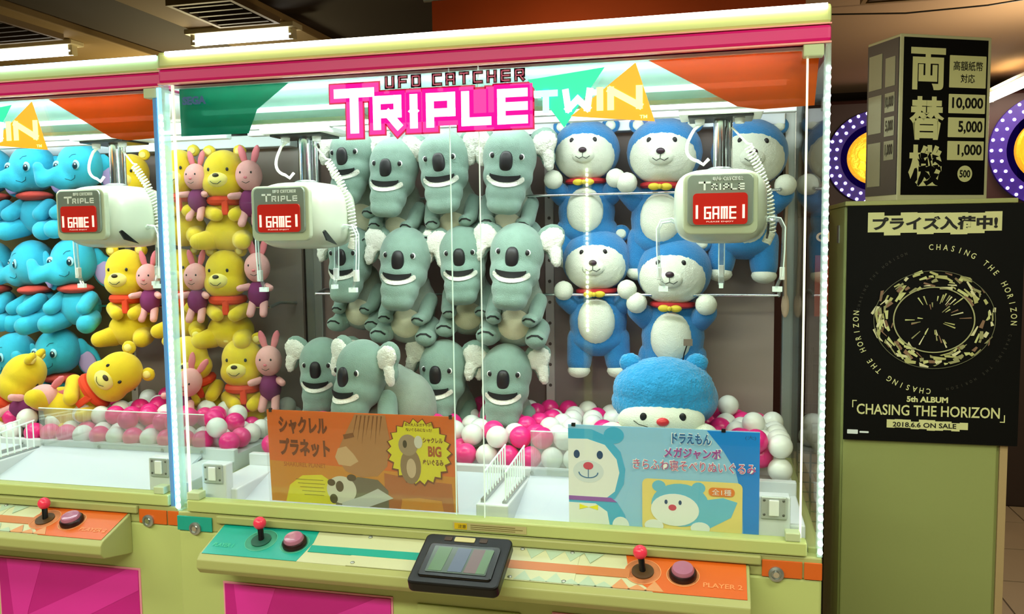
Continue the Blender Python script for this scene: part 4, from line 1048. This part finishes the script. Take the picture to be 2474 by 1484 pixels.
ring_text('CHASING THE HORIZON', CX, CZ, RR, d(93), d(-2), .018, PAPERC, ap, -.001)
ring_text('CHASING THE HORIZON', CX, CZ, RR, d(268), d(175), .018, PAPERC, ap, -.001)
ring_text('CHASING THE HORIZON', CX, CZ, RR, d(172), d(112), .009, mat('dim_print', '#34322a', .5), ap, -.001)
ring_text('CHASING THE HORIZON', CX, CZ, RR, d(-12), d(-78), .009, mat('dim_print', '#34322a', .5), ap, -.001)
rn = random.Random(12)
EMC = ['#cdd08c', '#b9b878', '#9c9a6a', '#ddd9ac', '#8a6a52']
for k in range(150):                                            # abstract ring of shards
    a = rn.uniform(0, 2*PI); r = rn.choice([.128, .148, .165])+rn.uniform(-.01, .012); ln = rn.uniform(.012, .038); wd = rn.uniform(.004, .013); t = a+PI/2+rn.uniform(-.5, .5)
    c = Vector((CX+r*1.02*math.cos(a), CZ+r*.88*math.sin(a))); dv = Vector((math.cos(t), math.sin(t))); nv = Vector((-dv.y, dv.x))
    pts = [c+dv*ln/2+nv*wd/2*rn.uniform(.2, 1), c-dv*ln/2+nv*wd/2, c-dv*ln/2*rn.uniform(.6, 1)-nv*wd/2, c+dv*ln/2-nv*wd/2*rn.uniform(.3, 1)]
    flat('emblem_shard', [tuple(p) for p in pts], -.0008-.00004*k, mat('shard'+str(k % 5), EMC[k % 5], .5), ap, t=.00005)
for k in range(34):
    a = rn.uniform(0, 2*PI); r0_ = rn.uniform(.03, .08); r1_ = r0_+rn.uniform(.015, .04); w_ = .0022
    n_ = Vector((-math.sin(a), math.cos(a)))*w_; p0 = Vector((CX+r0_*math.cos(a), CZ+r0_*.85*math.sin(a))); p1 = Vector((CX+r1_*math.cos(a), CZ+r1_*.85*math.sin(a)))
    flat('emblem_ray', [tuple(p0-n_*.4), tuple(p1-n_), tuple(p1+n_), tuple(p0+n_*.4)], -.0009-.00004*k, mat('shard'+str(k % 5), EMC[k % 5], .5), ap, t=.00003)
for rA, rB, cc in ((.116, .120, '#a8a878'), (.176, .178, '#6b6c50')):
    flat('emblem_ring', disc(CX, CZ, rB, rB*.88, 64)+[(CX+rB, CZ)]+[(CX+rA, CZ)]+disc(CX, CZ, rA, rA*.88, 64)[::-1], -.007, mat('ring'+cc, cc, .5), ap, t=.00005)
text('5th ALBUM', .190, .312, .131, .150, -.0008, PAPERC, ap, bold=.04)
text('CHASING THE HORIZON', .040, .462, .086, .121, -.0008, PAPERC, ap, bold=.015)
for pts in ([(.026, .108), (.029, .108), (.029, .129), (.040, .129), (.040, .132), (.026, .132)], [(.477, .098), (.474, .098), (.474, .077), (.463, .077), (.463, .074), (.477, .074)]): flat('bracket', pts, -.0008, PAPERC, ap)
flat('date_block', ragged(.132, .372, .043, .071, 10, .004, 5), -.0008, PAPERC, ap)
text('2018.6.6 ON SALE', .150, .338, .049, .065, -.0016, INK, ap, bold=.02)
flat('small_label', rrect(.012, .045, .020, .034, .002), -.0008, PAPERW, ap); flat('small_label', rrect(.050, .078, .024, .030, .002), -.0008, PAPERW, ap)
# sign box
sg = thing('money_change_sign', 'tall black and cream boxy money change sign standing on the cream cabinet', 'sign', (2.060, .87, 1.735))
SW_, SH_, SD_ = .265, .515, .35
MB().box(0, SW_, 0, SD_, 0, SH_).build('box', mat('sign_cream', '#c6c49c', .4), sg, bevel=.003)
MB().box(.010, SW_-.010, -.002, 0, .018, SH_-.010).build('front_sheet', mat('poster_black', '#060605', .6, spec=.15), sg)
sg.rotation_euler = (0, 0, d(27)); sg.scale = (.342/.265, .16/.35, .526/.515)
CM_ = PAPERC
for ch, z0, z1 in (('両', .345, .475), ('替', .190, .325), ('機', .045, .175)): text(ch, .030, .130, z0, z1, -.0032, CM_, sg, bold=.035)
for z0, z1, s_ in ((.355, .455, None), (.275, .335, '10,000'), (.200, .262, '5,000'), (.128, .188, '1,000')):
    flat('price_box', rrect(.142, .250, z0, z1, .002), -.003, CM_, sg)
    if s_: text(s_, .152 if len(s_) > 5 else .172, .244, z0+.010, z1-.010, -.0038, INK, sg, bold=.03)
text('高額紙幣', .153, .240, .408, .438, -.0038, INK, sg, bold=.01); text('対応', .175, .217, .370, .398, -.0038, INK, sg, bold=.01)
flat('coin_mark', disc(.196, .085, .022, .026, 28), -.003, CM_, sg); text('500', .180, .212, .073, .097, -.0038, INK, sg, bold=.03)
# side sheet
RS = Matrix.Rotation(-PI/2, 4, 'Z')                             # local x -> -y, plane y -> x
def side(x0, x1, z0, z1, mm, t=.0006, off=.002):
    return MB().box(-off-t, -off, SD_-x1, SD_-x0, z0, z1)
MB().box(-.002, 0, .008, SD_-.008, .02, SH_-.01).build('side_sheet', mat('sign_side_dark', '#2a2430', .4), sg)
for a_, b_, z0, z1 in ((.03, .17, .36, .47), (.03, .17, .22, .34), (.03, .17, .05, .19), (.21, .31, .36, .45), (.21, .31, .28, .34), (.21, .31, .205, .265), (.21, .31, .13, .19)):
    MB().box(-.0035, -.002, SD_-b_ if a_ < .2 else SD_-b_, SD_-a_, z0, z1).build('side_print', mat('side_print', '#a9a98c', .5), sg)
MS = Matrix(((0, 1, 0, 0), (-1, 0, 0, SD_), (0, 0, 1, 0), (0, 0, 0, 1)))
for s_, a_, b_, z0, z1 in (('10,000', .215, .305, .29, .33), ('5,000', .225, .305, .215, .255), ('1,000', .225, .305, .14, .18)):
    text(s_, a_, b_, z0, z1, -.0042, INK, sg, bold=.03, M=MS)
# wire rack between the machine and the change machine
wr = thing('wire_rack', 'dark wire grid panel standing behind the right side of the main claw machine', 'rack', (1.80, 1.00, 0))
RB = mat('rack_wire', '#241c18', .5, .3)
for k in range(30): MB().tube([(-.02, 0, .20+k*.035), (.07, 0, .20+k*.035)], .0022, 6).build('cross_wire', RB, wr)
for x in (-.02, .025, .07): MB().tube([(x, 0, 0), (x, 0, 1.24)], .0035, 6).build('upright_wire', RB, wr)

# ================================================================== BACKGROUND ARCADE
GOLD = mat('gold_relief', '#d8941e', .3, .6, emit=.9, bump=1.2, bscale=26)
PURL = mat('purple_glow', '#2c0c78', .5, emit=.12); DOT = mat('dot_led', '#e9dcff', .5, emit=4)
DK = mat('dark_cabinet', '#0f0908', .5)
def medal(x, y, z, r, label):
    g = thing('medal_game', label, 'arcade machine', (x, y, 0), group='dark medal games in the background')
    MB().box(-.55, .55, 0, .7, 0, z-.42).build('cabinet', DK, g, bevel=.02)
    MB().box(-.5, .5, .02, .3, z-.42, z+.42).build('top_box', mat('dark_red', '#2c0806', .5), g, bevel=.03)
    Rx = Matrix.Translation((0, 0, z)) @ Matrix.Rotation(PI/2, 4, 'X')
    MB().lathe([(r*1.25, -.02), (r*1.25, .012), (r*1.75, .012), (r*1.75, -.02), (r*1.25, -.02)], 48, Rx).build('purple_ring', PURL, g, smooth=True)
    mdl = MB().lathe([(0, -.02), (r, -.02), (r, .03), (r*.93, .045), (r*.88, .03), (0, .035)], 48, Rx).build('gold_medallion', GOLD, g, smooth=True)
    em = MB(); em.ell((r*.25, -.045, z-.02), (r*.28, .03, r*.6), 16, 10); em.ell((-.35*r, -.045, z+.1*r), (r*.3, .02, r*.25), 14, 8); em.tube([(-.6*r, -.04, z-.3*r), (-.1*r, -.05, z-.5*r), (.5*r, -.04, z-.6*r)], .02, 8)
    em.build('relief', mat('gold_bright', '#f3bf2a', .3, .4, emit=1.4), mdl, smooth=True)
    dm = MB().ell((0, 0, 0), (.011, .008, .011), 8, 6).mesh('dot_light', DOT, True)
    for rr_, n in ((1.42, 26), (1.68, 32)):
        for k in range(n):
            a = 2*PI*k/n; link('dot_light', dm, g, (r*rr_*math.cos(a), -.016, z+r*rr_*math.sin(a)))
    MB().box(-.42, .42, -.04, .02, z-.62, z-.50).build('marquee', BLACK, g)
    text('GRAND', -.40, -.02, z-.60, z-.53, -.042, mat('gran_text', '#c9b48a', .4, emit=.4), g, bold=.03); text('MEDAL', .04, .40, z-.60, z-.53, -.042, mat('gran_text', '#c9b48a', .4, emit=.4), g, bold=.03)
    MB().box(-.40, .40, -.02, .02, z-1.15, z-.70).build('screen', mat('far_screen', '#6a2a18', .3, emit=.6), g)
    return g
medal(2.60, 4.5, 2.18, .19, 'medal game with gold medallion seen between the claw machine and the sign')
medal(3.72, 4.5, 2.20, .22, 'medal game with gold medallion cut by the right picture edge')
MB_ = thing('game_counter', 'low dark counter with pale pink lit panels right of the change machine', 'counter', (3.3, 3.4, 0))
MB().box(-.3, 1.2, 0, .4, 0, 1.75).build('body', mat('counter_dark', '#3a2c28', .5), MB_, bevel=.01)
MB().box(-.28, 1.2, -.01, 0, 1.55, 1.73).build('lit_panel', mat('lit_pink', '#c9a3b0', .4, emit=.5), MB_)
rb = thing('red_shelf', 'dark red shelf unit behind the right side glass with a hanging pale cord', 'shelf', (1.80, 1.25, 0))
MB().box(-.40, -.01, 0, .3, 0, 1.72).build('body', mat('dark_red2', '#4c1410', .5), rb)
# opposite machine's light strips, mirrored faintly in the front glass
op = thing('light_column', 'white bead light column standing across the aisle, mirrored in the glass', 'light', (.573, -4.0, 0))
MB().box(-.03, .03, -.06, -.02, 0, 2.2).build('post', CREAM, op)
bm_ = MB().ell((0, 0, 0), (.010, .006, .013), 8, 6).mesh('bead', mat('bead_led', '#ffffff', .5, emit=14), True)
for k in range(34): link('bead', bm_, op, (0, -.012, .95+k*.0355))
# cord hanging at right inside
cd = MB().tube([(1.72, .86, 1.90), (1.722, .86, 1.75), (1.718, .86, 1.6), (1.722, .86, 1.42)], .006, 6).build('hanging_cord', mat('cord_pale', '#c0a890', .6))
MB().ell((1.722, .86, 1.395), (.013, .005, .04), 10, 8).build('cord_end', mat('cord_pale', '#c0a890', .6), cd, smooth=True)
tag(cd, 'pale cord with a drop shaped end hanging beside the right back panel', 'cord')
# the printed prize posters are thin paper: the case lamps shine through them a little
for k_, m_ in list(MATS.items()):
    if k_ in ('poster_orange', 'poster_amber', 'poster_sky', 'poster_blue'):
        nt = m_.node_tree; b_ = nt.nodes['Principled BSDF']; o_ = nt.nodes['Material Output']
        tl = nt.nodes.new('ShaderNodeBsdfTranslucent'); tl.inputs[0].default_value = b_.inputs['Base Color'].default_value
        mx = nt.nodes.new('ShaderNodeMixShader'); mx.inputs[0].default_value = .35
        nt.links.new(b_.outputs[0], mx.inputs[1]); nt.links.new(tl.outputs[0], mx.inputs[2]); nt.links.new(mx.outputs[0], o_.inputs[0])
print('objects', len(bpy.data.objects))
